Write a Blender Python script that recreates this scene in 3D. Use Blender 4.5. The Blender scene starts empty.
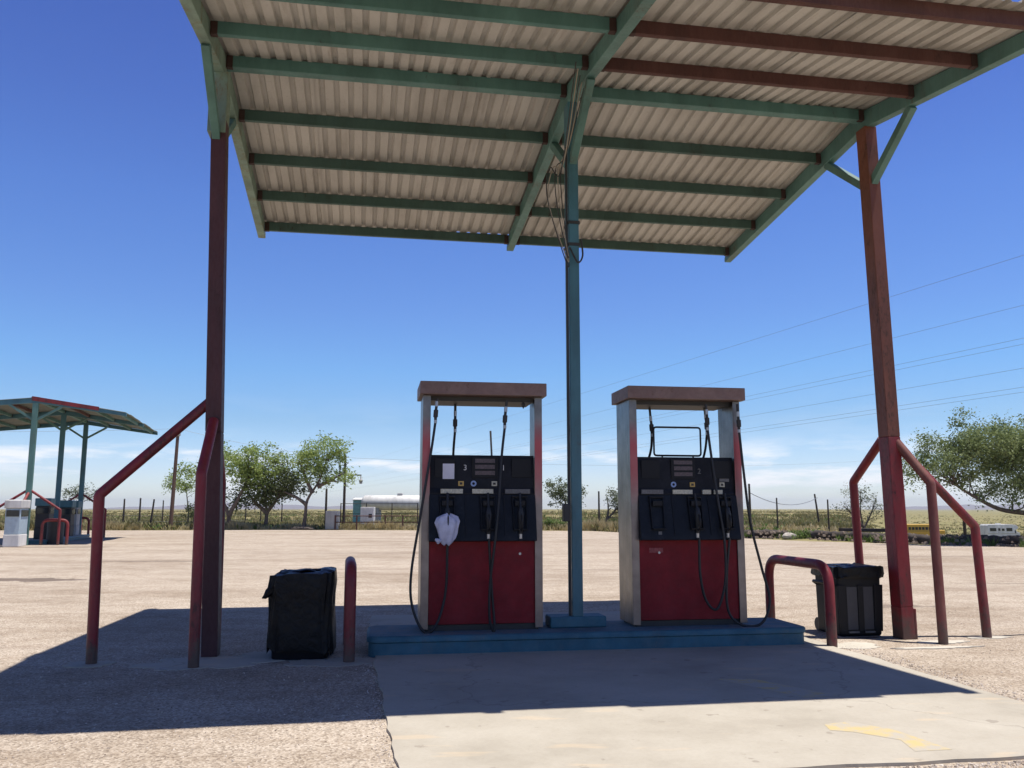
import bpy, math, random
from mathutils import Vector, Matrix, noise
R = math.radians
PI = math.pi
scene = bpy.context.scene
C = scene.collection

# ------------------------------------------------------------------ camera
H = 1.30
PITCH = math.atan(125 / 858.0)
cam = bpy.data.cameras.new('camera')
cam.sensor_width = 36.0
cam.lens = 858.0 / 1024 * 36.0
cam.clip_start = 0.05
cam.clip_end = 60000
camo = bpy.data.objects.new('camera', cam)
C.objects.link(camo)
camo.location = (0, 0, H)
camo.rotation_euler = (PI / 2 + PITCH, 0, 0)
scene.camera = camo

# station frame: x along the line of canopy posts, y away from the camera
TH = R(9.0)
O = Vector((-2.694, 7.94, 0))
E1 = Vector((math.cos(TH), math.sin(TH), 0))
E2 = Vector((-math.sin(TH), math.cos(TH), 0))
def W(u, t, z=0.0):
    return O + E1 * u + E2 * t + Vector((0, 0, z))

# ------------------------------------------------------------------ sun, sky, exposure
kx, ky = -0.236, 0.040                      # how far a shadow runs per metre of height
to_sun = (E1 * (-kx) + E2 * (-ky) + Vector((0, 0, 1))).normalized()
sun_el = math.asin(to_sun.z)
sun_az = math.atan2(to_sun.x, to_sun.y)
sl = bpy.data.lights.new('sun', 'SUN')
sl.energy = 5.0
sl.angle = R(0.53)
sl.color = (1.0, 0.95, 0.88)
slo = bpy.data.objects.new('sun', sl)
C.objects.link(slo)
slo.rotation_euler = to_sun.to_track_quat('Z', 'Y').to_euler()

world = bpy.data.worlds.new('World')
scene.world = world
world.use_nodes = True
wt = world.node_tree
for n in list(wt.nodes): wt.nodes.remove(n)
def wn(t, **k):
    n = wt.nodes.new(t)
    for a, b in k.items(): setattr(n, a, b)
    return n
sky = wn('ShaderNodeTexSky', sky_type='NISHITA', sun_disc=False)
sky.sun_elevation = sun_el
sky.sun_rotation = sun_az
sky.altitude = 1400
sky.air_density = 1.25
sky.dust_density = 0.5
sky.ozone_density = 2.4
tc = wn('ShaderNodeTexCoord')
sep = wn('ShaderNodeSeparateXYZ')
wt.links.new(tc.outputs['Generated'], sep.inputs[0])
mp = wn('ShaderNodeMapping')
mp.inputs['Scale'].default_value = (7.0, 7.0, 42.0)
mp.inputs['Location'].default_value = (3.3, 1.7, 0.2)
wt.links.new(tc.outputs['Generated'], mp.inputs[0])
nz = wn('ShaderNodeTexNoise')
nz.inputs['Scale'].default_value = 1.0
nz.inputs['Detail'].default_value = 7
nz.inputs['Roughness'].default_value = 0.58
wt.links.new(mp.outputs[0], nz.inputs['Vector'])
cr = wn('ShaderNodeValToRGB')
cr.color_ramp.elements[0].position = 0.52
cr.color_ramp.elements[1].position = 0.66
cadd = wn('ShaderNodeMath', operation='ADD')
wt.links.new(nz.outputs['Fac'], cadd.inputs[0]); wt.links.new(cadd.outputs[0], cr.inputs[0])
band = wn('ShaderNodeValToRGB')            # clouds only in a low band over the horizon
e = band.color_ramp.elements
e[0].position = 0.0; e[0].color = (0.35, 0.35, 0.35, 1)
e[1].position = 0.14; e[1].color = (0, 0, 0, 1)
x_ = e.new(0.028); x_.color = (0.85, 0.85, 0.85, 1)
x_ = e.new(0.055); x_.color = (0.85, 0.85, 0.85, 1)
x_ = e.new(0.080); x_.color = (0.08, 0.08, 0.08, 1)
wt.links.new(sep.outputs['Z'], band.inputs[0])
# a bank of low cloud in one quarter of the sky (towards the right)
dotn = wn('ShaderNodeVectorMath', operation='DOT_PRODUCT')
az0 = math.atan((812 - 512) / 867.0)
dotn.inputs[1].default_value = (math.sin(az0), math.cos(az0), 0)
wt.links.new(tc.outputs['Generated'], dotn.inputs[0])
quarter = wn('ShaderNodeMapRange')
quarter.inputs['From Min'].default_value = 0.983
quarter.inputs['From Max'].default_value = 0.9995
quarter.inputs['To Min'].default_value = 0.0
quarter.inputs['To Max'].default_value = 0.095
wt.links.new(dotn.outputs['Value'], quarter.inputs[0])
mul = wn('ShaderNodeMath', operation='MULTIPLY')
wt.links.new(cr.outputs[0], mul.inputs[0]); wt.links.new(band.outputs[0], mul.inputs[1])
wt.links.new(quarter.outputs[0], cadd.inputs[1])
mul2 = mul
mix = wn('ShaderNodeMixRGB')
mix.inputs[2].default_value = (6.3, 6.35, 6.6, 1)
tint = wn('ShaderNodeValToRGB')             # sky tint by height: deeper blue, zenith dimmed to darken the canopy shade
stops = [(0.0, (2.0, 2.15, 2.5)), (0.041, (1.62, 1.82, 2.45)), (0.099, (1.15, 1.49, 2.0)), (0.157, (1.02, 1.50, 2.12)), (0.223, (1.0, 1.37, 2.12)), (0.333, (0.92, 1.26, 2.14)), (0.424, (0.82, 1.07, 2.0)), (0.52, (0.72, 0.93, 1.89)), (0.75, (0.42, 0.50, 0.80))]
el_ = tint.color_ramp.elements
while len(el_) < len(stops): el_.new(0.5)
for i, (p, c) in enumerate(stops):
    el_[i].position = p; el_[i].color = (c[0] / 2.5, c[1] / 2.5, c[2] / 2.5, 1)
wt.links.new(sep.outputs['Z'], tint.inputs[0])
skyc = wn('ShaderNodeMixRGB', blend_type='MULTIPLY')
skyc.inputs[0].default_value = 1.0
wt.links.new(sky.outputs[0], skyc.inputs[1]); wt.links.new(tint.outputs[0], skyc.inputs[2])
wt.links.new(mul2.outputs[0], mix.inputs[0]); wt.links.new(skyc.outputs[0], mix.inputs[1])
bg = wn('ShaderNodeBackground')
bg.inputs[1].default_value = 0.1375
wt.links.new(mix.outputs[0], bg.inputs[0])
wo = wn('ShaderNodeOutputWorld')
wt.links.new(bg.outputs[0], wo.inputs[0])

scene.view_settings.view_transform = 'Standard'
scene.view_settings.look = 'None'
scene.view_settings.gamma = 1.0
scene.view_settings.exposure = 0.34
scene.render.engine = 'CYCLES'
scene.cycles.use_denoising = True
scene.cycles.max_bounces = 8
scene.cycles.diffuse_bounces = 5
scene.cycles.glossy_bounces = 3
scene.cycles.transmission_bounces = 4
scene.cycles.transparent_max_bounces = 8
scene.cycles.caustics_reflective = False
scene.cycles.caustics_refractive = False

# ------------------------------------------------------------------ materials
def mat_nodes(name):
    m = bpy.data.materials.new(name)
    m.use_nodes = True
    nt = m.node_tree
    b = nt.nodes['Principled BSDF']
    return m, nt, b
def tex_coord(nt, scale=(1, 1, 1)):
    t = nt.nodes.new('ShaderNodeTexCoord')
    mp = nt.nodes.new('ShaderNodeMapping')
    mp.inputs['Scale'].default_value = scale
    nt.links.new(t.outputs['Object'], mp.inputs[0])
    return mp.outputs[0]
def noise_n(nt, vec, scale, detail=4, rough=0.55, dist=0.0):
    n = nt.nodes.new('ShaderNodeTexNoise')
    n.inputs['Scale'].default_value = scale
    n.inputs['Detail'].default_value = detail
    n.inputs['Roughness'].default_value = rough
    n.inputs['Distortion'].default_value = dist
    nt.links.new(vec, n.inputs['Vector'])
    return n.outputs['Fac']
def ramp(nt, fac, stops):
    r = nt.nodes.new('ShaderNodeValToRGB')
    el = r.color_ramp.elements
    while len(el) < len(stops): el.new(0.5)
    for i, (p, c) in enumerate(stops):
        el[i].position = p
        el[i].color = (c[0], c[1], c[2], 1) if not isinstance(c, float) else (c, c, c, 1)
    nt.links.new(fac, r.inputs[0])
    return r.outputs[0]
def mixc(nt, fac, a, b, mode='MIX'):
    m = nt.nodes.new('ShaderNodeMixRGB')
    m.blend_type = mode
    for i, v in ((0, fac), (1, a), (2, b)):
        if isinstance(v, (int, float)): m.inputs[i].default_value = v
        elif isinstance(v, tuple): m.inputs[i].default_value = (v[0], v[1], v[2], 1)
        else: nt.links.new(v, m.inputs[i])
    return m.outputs[0]
def bump(nt, b, h, strength, dist=0.01):
    n = nt.nodes.new('ShaderNodeBump')
    n.inputs['Strength'].default_value = strength
    n.inputs['Distance'].default_value = dist
    nt.links.new(h, n.inputs['Height'])
    nt.links.new(n.outputs[0], b.inputs['Normal'])

def painted(name, base, wear, amount=0.5, rough=0.5, scale=3.0, stretch=(1, 1, 0.35), metallic=0.0, dust=None, foot=None):
    """old paint: the base hue drifts a little, and a worn colour shows in patches and specks"""
    m, nt, b = mat_nodes(name)
    v = tex_coord(nt, stretch)
    n1 = noise_n(nt, v, scale, 6, 0.65)
    n2 = noise_n(nt, v, scale * 11, 4, 0.7)
    d = tuple(c * 0.72 for c in base)
    l = tuple(min(1, c * 1.22 + 0.006) for c in base)
    col = ramp(nt, n1, [(0.3, d), (0.52, base), (0.72, l)])
    s = ramp(nt, n2, [(0.60 - amount * 0.10, 0.0), (0.72 - amount * 0.10, 1.0)])
    p = ramp(nt, noise_n(nt, v, scale * 0.8, 5, 0.7, 0.4), [(0.62 - amount * 0.14, 0.0), (0.70 - amount * 0.12, 1.0)])
    mk = mixc(nt, 1.0, s, p, 'MULTIPLY')
    mk = mixc(nt, 0.45 * amount, mk, p, 'ADD')
    col = mixc(nt, mk, col, wear)
    if dust:
        col = mixc(nt, ramp(nt, noise_n(nt, v, scale * 2.2, 5, 0.6), [(0.42, 0.0), (0.75, 0.55)]), col, dust)
    if foot:      # paint knocked off and muddied in the lowest hand's breadth
        tcz = nt.nodes.new('ShaderNodeTexCoord'); sz = nt.nodes.new('ShaderNodeSeparateXYZ')
        nt.links.new(tcz.outputs['Object'], sz.inputs[0])
        ad = nt.nodes.new('ShaderNodeMath'); ad.operation = 'MULTIPLY_ADD'
        ad.inputs[1].default_value = 0.9
        nt.links.new(noise_n(nt, tex_coord(nt), 7, 6, 0.75), ad.inputs[0]); nt.links.new(sz.outputs['Z'], ad.inputs[2])
        col = mixc(nt, ramp(nt, ad.outputs[0], [(0.52, 0.9), (0.74, 0.0)]), col, foot)
    nt.links.new(col, b.inputs['Base Color'])
    b.inputs['Roughness'].default_value = rough
    b.inputs['Metallic'].default_value = metallic
    rr = ramp(nt, n2, [(0.3, max(0.05, rough - 0.1)), (0.7, min(1.0, rough + 0.18))])
    nt.links.new(rr, b.inputs['Roughness'])
    bump(nt, b, n2, 0.12, 0.004)
    return m
def plain(name, col, rough=0.6, metallic=0.0, var=0.12, scale=8.0, spec=None):
    m, nt, b = mat_nodes(name)
    v = tex_coord(nt)
    n1 = noise_n(nt, v, scale, 5, 0.6)
    c = ramp(nt, n1, [(0.3, tuple(x * (1 - var) for x in col)), (0.7, tuple(min(1, x * (1 + var)) for x in col))])
    nt.links.new(c, b.inputs['Base Color'])
    b.inputs['Roughness'].default_value = rough
    b.inputs['Metallic'].default_value = metallic
    if spec is not None: b.inputs['Specular IOR Level'].default_value = spec
    return m

M = {}
M['teal'] = painted('teal_paint', (0.085, 0.185, 0.165), (0.10, 0.07, 0.05), 0.45, 0.55)
M['teal_pale'] = painted('pale_teal_paint', (0.17, 0.25, 0.20), (0.16, 0.13, 0.07), 0.75, 0.6, 4)
M['teal_blue'] = painted('blue_teal_paint', (0.045, 0.135, 0.165), (0.06, 0.07, 0.07), 0.4, 0.45)
M['purlin_teal'] = painted('purlin_teal_paint', (0.075, 0.175, 0.155), (0.05, 0.04, 0.035), 0.35, 0.6)
M['purlin_dark'] = painted('dull_dark_green_paint', (0.045, 0.095, 0.08), (0.035, 0.03, 0.025), 0.45, 0.65)
M['clip_dark'] = plain('rusted_clip', (0.045, 0.022, 0.018), 0.8)
M['rust'] = painted('rust_brown_primer', (0.085, 0.034, 0.028), (0.04, 0.018, 0.015), 0.6, 0.75, 4)
M['maroon'] = painted('dull_maroon_paint', (0.058, 0.016, 0.018), (0.028, 0.012, 0.011), 0.6, 0.6, 4)
M['brown_post'] = painted('brown_post_paint', (0.155, 0.050, 0.028), (0.07, 0.028, 0.018), 0.8, 0.6, 4)
M['red'] = painted('red_paint', (0.20, 0.012, 0.018), (0.05, 0.016, 0.014), 0.9, 0.5, 5, dust=(0.17, 0.04, 0.035), foot=(0.09, 0.06, 0.045))
M['red_brown'] = painted('rubbed_red_brown_paint', (0.17, 0.045, 0.036), (0.08, 0.04, 0.028), 0.8, 0.6, 5, dust=(0.24, 0.13, 0.09), foot=(0.09, 0.06, 0.045))
M['red_faded'] = painted('faded_red_paint', (0.22, 0.020, 0.024), (0.08, 0.03, 0.024), 0.9, 0.6, 5, dust=(0.20, 0.07, 0.055), foot=(0.09, 0.06, 0.045))
M['red_panel'] = painted('dark_red_panel', (0.20, 0.010, 0.015), (0.11, 0.012, 0.014), 0.4, 0.55, 6, stretch=(1, 1, 1), dust=(0.18, 0.022, 0.025))
M['island_blue'] = painted('island_blue_paint', (0.035, 0.125, 0.17), (0.12, 0.14, 0.145), 0.45, 0.6, 4, stretch=(1, 1, 1), dust=(0.08, 0.15, 0.18))
M['island_top'] = painted('worn_island_top', (0.09, 0.17, 0.21), (0.20, 0.20, 0.19), 0.9, 0.8, 3, stretch=(1, 1, 1), dust=(0.22, 0.21, 0.20))
M['header'] = painted('header_brown', (0.19, 0.115, 0.095), (0.10, 0.055, 0.04), 0.5, 0.55, 5, stretch=(1, 1, 1), dust=(0.24, 0.165, 0.14))
M['black_plastic'] = plain('black_plastic', (0.008, 0.008, 0.010), 0.5, spec=0.25)
M['black_panel'] = painted('scuffed_black_panel', (0.009, 0.009, 0.012), (0.04, 0.04, 0.045), 0.35, 0.5, 7, stretch=(1, 1, 1))
M['panel_blue_black'] = painted('blue_black_plastic', (0.009, 0.012, 0.018), (0.04, 0.045, 0.055), 0.35, 0.55, 8, stretch=(1, 1, 1))
M['rubber'] = plain('black_rubber', (0.013, 0.013, 0.014), 0.55)
M['dark'] = plain('dark_metal', (0.03, 0.028, 0.026), 0.6)
M['silver'] = plain('dull_silver', (0.42, 0.42, 0.42), 0.4, 0.85)
for k_ in ('black_panel', 'panel_blue_black', 'red_panel'): M[k_].node_tree.nodes['Principled BSDF'].inputs['Specular IOR Level'].default_value = 0.22
M['paper'] = plain('paper_sticker', (0.66, 0.64, 0.70), 0.7)
M['label_grey'] = plain('label_grey', (0.50, 0.47, 0.36), 0.6, var=0.3, scale=60)
M['label_dim'] = plain('label_dim', (0.13, 0.125, 0.12), 0.6, var=0.3, scale=60)
M['label_yellow'] = plain('label_yellow', (0.55, 0.36, 0.10), 0.6)
M['label_red'] = plain('faded_red_label', (0.26, 0.05, 0.05), 0.6, var=0.4, scale=50)
M['label_blue'] = plain('label_blue', (0.25, 0.34, 0.55), 0.5)
M['display'] = plain('display_window', (0.075, 0.045, 0.05), 0.3, var=0.5, scale=70)
M['digit'] = plain('white_lettering', (0.60, 0.58, 0.55), 0.6)
M['white'] = painted('weathered_white', (0.70, 0.69, 0.66), (0.35, 0.30, 0.24), 0.35, 0.55, 1.5)
M['offwhite'] = painted('weathered_offwhite', (0.62, 0.61, 0.58), (0.35, 0.27, 0.2), 0.3, 0.5, 2)
M['lightblue'] = plain('pale_blue_paint', (0.40, 0.50, 0.56), 0.5)
M['tank_teal'] = plain('tank_teal', (0.20, 0.42, 0.44), 0.5)
M['yellow'] = plain('school_bus_yellow', (0.62, 0.36, 0.035), 0.45)
M['glass'] = plain('dark_window', (0.02, 0.025, 0.03), 0.12)
M['wood'] = painted('weathered_wood', (0.12, 0.075, 0.055), (0.05, 0.035, 0.03), 0.5, 0.9, 3)
M['wood_dark'] = painted('creosoted_wood', (0.06, 0.047, 0.04), (0.13, 0.10, 0.08), 0.5, 0.9, 2, stretch=(1, 1, 1))
M['bark'] = painted('bark', (0.13, 0.10, 0.08), (0.06, 0.045, 0.035), 0.5, 0.95, 5)
M['grey_metal'] = painted('grey_cabinet', (0.36, 0.36, 0.35), (0.25, 0.2, 0.16), 0.4, 0.6, 2)
M['rock'] = plain('pale_rock', (0.42, 0.38, 0.33), 0.9, var=0.25, scale=5)
M['wire'] = plain('wire_grey', (0.22, 0.23, 0.25), 0.5)
M['cable_pale'] = plain('pale_cable', (0.30, 0.26, 0.20), 0.7)

def steel():
    m, nt, b = mat_nodes('brushed_stainless')
    v = tex_coord(nt, (1, 1, 0.03))
    n = noise_n(nt, v, 90, 3)
    v2 = tex_coord(nt, (1, 1, 1))
    n2 = noise_n(nt, v2, 5, 5)
    c = ramp(nt, n2, [(0.3, (0.11, 0.11, 0.108)), (0.7, (0.21, 0.205, 0.20))])
    nt.links.new(c, b.inputs['Base Color'])
    b.inputs['Metallic'].default_value = 0.9
    nt.links.new(ramp(nt, n, [(0.3, 0.24), (0.7, 0.42)]), b.inputs['Roughness'])
    bump(nt, b, n, 0.08, 0.002)
    return m
M['steel'] = steel()

def stripe_steel():
    """stainless front edge with a red band that fades out at top and bottom"""
    m, nt, b = mat_nodes('stainless_with_red_band')
    v2 = tex_coord(nt, (1, 1, 1))
    n2 = noise_n(nt, v2, 7, 5)
    c = ramp(nt, n2, [(0.3, (0.15, 0.14, 0.13)), (0.7, (0.24, 0.225, 0.21))])
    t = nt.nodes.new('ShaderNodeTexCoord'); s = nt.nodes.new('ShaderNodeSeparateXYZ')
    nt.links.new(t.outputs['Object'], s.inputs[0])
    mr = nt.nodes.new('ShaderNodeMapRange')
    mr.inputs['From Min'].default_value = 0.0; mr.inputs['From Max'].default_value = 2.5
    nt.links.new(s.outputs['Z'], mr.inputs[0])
    f = ramp(nt, mr.outputs[0], [(0.46, 0.05), (0.58, 0.6), (0.70, 0.8), (0.80, 0.0)])  # red fades out both above and below its peak
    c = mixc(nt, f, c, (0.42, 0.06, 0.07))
    nt.links.new(c, b.inputs['Base Color'])
    b.inputs['Metallic'].default_value = 0.75
    b.inputs['Roughness'].default_value = 0.38
    return m
M['steel_red_band'] = stripe_steel()

def roof_mat():
    m, nt, b = mat_nodes('galvanised_roof_sheet')
    v = tex_coord(nt, (1, 0.25, 1))
    n1 = noise_n(nt, v, 2.0, 6, 0.65)
    n2 = noise_n(nt, tex_coord(nt), 30, 4, 0.7)
    c = ramp(nt, n1, [(0.28, (0.32, 0.305, 0.27)), (0.5, (0.46, 0.445, 0.405)), (0.75, (0.54, 0.525, 0.48))])
    c = mixc(nt, ramp(nt, n2, [(0.60, 0.0), (0.74, 0.5)]), c, (0.22, 0.16, 0.12))
    runs = noise_n(nt, tex_coord(nt, (6, 0.5, 1)), 1.6, 6, 0.7)
    c = mixc(nt, ramp(nt, runs, [(0.56, 0.0), (0.72, 0.45)]), c, (0.20, 0.15, 0.11))
    nt.links.new(c, b.inputs['Base Color'])
    b.inputs['Roughness'].default_value = 0.6
    b.inputs['Metallic'].default_value = 0.1
    return m
M['roof'] = roof_mat()
M['roof_green'] = painted('dull_green_roof_sheet', (0.14, 0.155, 0.125), (0.20, 0.16, 0.12), 0.5, 0.6, 2)

DARKS = (0.16, 0.125, 0.10)
STAINS = [(-9.2, 16.3, 3.6, 1.2, 0.95, DARKS), (-9, 22, 5, 0.6, 0.7, DARKS), (5.2, 11.9, 1.6, 0.5, 0.6, DARKS), (6.6, 7.6, 1.3, 0.55, 0.65, (0.24, 0.17, 0.125)), (4.9, 7.1, 0.9, 0.22, 0.7, (0.26, 0.22, 0.19)),
          (-16, 30, 7, 1.6, 0.5, DARKS), (9.5, 15.5, 4.5, 0.35, 0.45, DARKS), (3.0, 19.0, 9.0, 0.5, 0.35, DARKS), (12, 24, 8, 0.7, 0.4, DARKS), (-5, 26, 10, 0.6, 0.35, DARKS), (5.5, 4.9, 1.0, 0.5, 0.5, (0.26, 0.20, 0.15))]
def lot_mat():
    m, nt, b = mat_nodes('chip_seal_gravel')
    v = tex_coord(nt)
    vor = nt.nodes.new('ShaderNodeTexVoronoi')
    vor.inputs['Scale'].default_value = 75
    nt.links.new(v, vor.inputs['Vector'])
    bw = nt.nodes.new('ShaderNodeRGBToBW')
    nt.links.new(vor.outputs['Color'], bw.inputs[0])
    stone = ramp(nt, bw.outputs[0], [(0.15, (0.13, 0.100, 0.075)), (0.34, (0.34, 0.275, 0.21)), (0.60, (0.47, 0.395, 0.31)), (0.85, (0.66, 0.58, 0.48))])
    fine = ramp(nt, noise_n(nt, v, 120, 3, 0.8), [(0.3, (0.31, 0.255, 0.20)), (0.7, (0.53, 0.455, 0.365))])
    c = mixc(nt, 0.40, stone, fine)
    big = ramp(nt, noise_n(nt, tex_coord(nt, (0.5, 1.1, 1)), 0.30, 9, 0.72), [(0.34, (0.74, 0.70, 0.66)), (0.52, (1, 1, 1)), (0.68, (1.08, 1.08, 1.08))])
    c = mixc(nt, 1.0, c, big, 'MULTIPLY')
    mid = ramp(nt, noise_n(nt, tex_coord(nt, (0.9, 1.2, 1)), 1.9, 9, 0.78), [(0.34, (0.76, 0.72, 0.68)), (0.55, (1, 1, 1))])
    c = mixc(nt, 1.0, c, mid, 'MULTIPLY')
    # tyre polished lanes and old oil drips
    st = ramp(nt, noise_n(nt, tex_coord(nt, (0.12, 0.9, 1)), 0.9, 5, 0.6, 0.6), [(0.62, 0.0), (0.72, 0.42)])
    c = mixc(nt, st, c, (0.24, 0.185, 0.15))
    for (sx, sy, rx, ry, a_, col_) in STAINS:
        mpp = nt.nodes.new('ShaderNodeMapping'); mpp.vector_type = 'TEXTURE'
        mpp.inputs['Location'].default_value = (sx, sy, 0); mpp.inputs['Scale'].default_value = (rx, ry, 100)
        tcs = nt.nodes.new('ShaderNodeTexCoord')
        nt.links.new(tcs.outputs['Object'], mpp.inputs[0])
        ln = nt.nodes.new('ShaderNodeVectorMath'); ln.operation = 'LENGTH'
        nt.links.new(mpp.outputs[0], ln.inputs[0])
        ad = nt.nodes.new('ShaderNodeMath'); ad.operation = 'MULTIPLY_ADD'
        ad.inputs[1].default_value = 1.3
        nt.links.new(noise_n(nt, v, 1.6 / ry, 7, 0.7), ad.inputs[0]); nt.links.new(ln.outputs['Value'], ad.inputs[2])
        f_ = ramp(nt, ad.outputs[0], [(0.95, a_), (1.45, 0.0)])
        c = mixc(nt, f_, c, col_)
    nt.links.new(c, b.inputs['Base Color'])
    b.inputs['Roughness'].default_value = 0.95
    b.inputs['Specular IOR Level'].default_value = 0.15
    bump(nt, b, vor.outputs['Distance'], 0.5, 0.008)
    return m
M['lot'] = lot_mat()

def concrete_mat(name='concrete_slab', tint=(1, 1, 1)):
    m, nt, b = mat_nodes(name)
    v = tex_coord(nt)
    n1 = noise_n(nt, v, 0.9, 7, 0.65)
    n2 = noise_n(nt, v, 40, 4, 0.7)
    q = lambda c: tuple(c[i] * tint[i] for i in range(3))
    c = ramp(nt, n1, [(0.3, q((0.335, 0.30, 0.24))), (0.5, q((0.42, 0.38, 0.31))), (0.7, q((0.48, 0.44, 0.365)))])
    c = mixc(nt, ramp(nt, n2, [(0.3, 0.20), (0.6, 0.0)]), c, (0.30, 0.26, 0.21))
    sp = ramp(nt, noise_n(nt, v, 7, 4, 0.55), [(0.66, 0.0), (0.70, 0.65)])
    c = mixc(nt, sp, c, (0.27, 0.235, 0.19))
    sp = ramp(nt, noise_n(nt, tex_coord(nt, (0.6, 2.0, 1)), 2.2, 3, 0.5), [(0.62, 0.0), (0.68, 0.35)])
    c = mixc(nt, sp, c, (0.58, 0.45, 0.30))
    # hairline cracks
    vo = nt.nodes.new('ShaderNodeTexVoronoi'); vo.feature = 'DISTANCE_TO_EDGE'
    vo.inputs['Scale'].default_value = 0.28
    wv = nt.nodes.new('ShaderNodeVectorMath'); wv.operation = 'ADD'
    nzc = nt.nodes.new('ShaderNodeTexNoise'); nzc.inputs['Scale'].default_value = 3.5; nzc.inputs['Detail'].default_value = 6
    nt.links.new(v, nzc.inputs['Vector'])
    sc_ = nt.nodes.new('ShaderNodeVectorMath'); sc_.operation = 'SCALE'; sc_.inputs['Scale'].default_value = 0.55
    nt.links.new(nzc.outputs['Color'], sc_.inputs[0])
    nt.links.new(v, wv.inputs[0]); nt.links.new(sc_.outputs[0], wv.inputs[1])
    nt.links.new(wv.outputs[0], vo.inputs['Vector'])
    ck = ramp(nt, vo.outputs['Distance'], [(0.0, 0.4), (0.0016, 0.0)])
    c = mixc(nt, ck, c, (0.16, 0.13, 0.11))
    nt.links.new(c, b.inputs['Base Color'])
    b.inputs['Roughness'].default_value = 0.9
    b.inputs['Specular IOR Level'].default_value = 0.2
    bump(nt, b, n2, 0.25, 0.004)
    return m
M['concrete'] = concrete_mat()
M['concrete_pale'] = concrete_mat('pale_concrete_pad', (1.22, 1.25, 1.27))

def yellow_worn(lo=0.46, hi=0.60, name='worn_yellow_marking'):
    m, nt, b = mat_nodes(name)
    v = tex_coord(nt)
    n = noise_n(nt, v, 6, 8, 0.75)
    f = ramp(nt, n, [(lo, 0.0), (hi, 0.75)])
    c = mixc(nt, f, (0.42, 0.38, 0.31), (0.56, 0.42, 0.15))
    nt.links.new(c, b.inputs['Base Color'])
    b.inputs['Roughness'].default_value = 0.9
    return m
M['marking'] = yellow_worn()
M['marking_strong'] = yellow_worn(0.43, 0.60, 'bright_worn_yellow_marking')

def soil_mat():
    m, nt, b = mat_nodes('desert_soil')
    v = tex_coord(nt)
    c = ramp(nt, noise_n(nt, v, 0.25, 8, 0.7), [(0.3, (0.16, 0.15, 0.065)), (0.5, (0.25, 0.215, 0.11)), (0.7, (0.34, 0.275, 0.155))])
    c = mixc(nt, ramp(nt, noise_n(nt, v, 0.04, 6, 0.6), [(0.4, 0.0), (0.65, 0.7)]), c, (0.17, 0.17, 0.065))
    nt.links.new(c, b.inputs['Base Color'])
    b.inputs['Roughness'].default_value = 1.0
    b.inputs['Specular IOR Level'].default_value = 0.05
    return m
M['soil'] = soil_mat()

def leaf_mat(name, dark, mid, light, scale=1.2, trans=0.35):
    m, nt, b = mat_nodes(name)
    v = tex_coord(nt)
    n = noise_n(nt, v, scale, 5, 0.7)
    n2 = noise_n(nt, v, scale * 12, 2, 0.5)
    c = ramp(nt, n, [(0.32, dark), (0.5, mid), (0.68, light)])
    c = mixc(nt, ramp(nt, n2, [(0.45, 0.0), (0.65, 0.6)]), c, light)
    nt.links.new(c, b.inputs['Base Color'])
    b.inputs['Roughness'].default_value = 0.6
    b.inputs['Specular IOR Level'].default_value = 0.25
    tr = nt.nodes.new('ShaderNodeBsdfTranslucent')
    nt.links.new(c, tr.inputs['Color'])
    ms = nt.nodes.new('ShaderNodeMixShader')
    ms.inputs[0].default_value = trans
    out = nt.nodes['Material Output']
    nt.links.new(b.outputs[0], ms.inputs[1]); nt.links.new(tr.outputs[0], ms.inputs[2])
    nt.links.new(ms.outputs[0], out.inputs[0])
    return m
M['leaf_fresh'] = leaf_mat('fresh_leaves', (0.14, 0.19, 0.045), (0.24, 0.32, 0.085), (0.38, 0.45, 0.17), 1.2, 0.45)
M['leaf_olive'] = leaf_mat('olive_leaves', (0.055, 0.075, 0.03), (0.10, 0.125, 0.05), (0.16, 0.18, 0.08))
M['leaf_grey'] = leaf_mat('grey_green_leaves', (0.07, 0.09, 0.05), (0.12, 0.145, 0.08), (0.19, 0.21, 0.13))
M['leaf_right'] = leaf_mat('mid_green_leaves', (0.10, 0.135, 0.05), (0.18, 0.23, 0.09), (0.30, 0.35, 0.16))
M['brush'] = leaf_mat('sagebrush', (0.12, 0.125, 0.05), (0.20, 0.185, 0.08), (0.31, 0.27, 0.13), 0.09, 0.3)
M['brush_green'] = leaf_mat('green_weeds', (0.08, 0.14, 0.03), (0.14, 0.21, 0.05), (0.22, 0.28, 0.09), 0.3, 0.3)
M['grass'] = leaf_mat('dry_grass', (0.26, 0.21, 0.10), (0.42, 0.34, 0.18), (0.58, 0.49, 0.29), 0.12, 0.3)
M['mountain'] = plain('mountain_rock', (0.16, 0.12, 0.11), 1.0)

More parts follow.
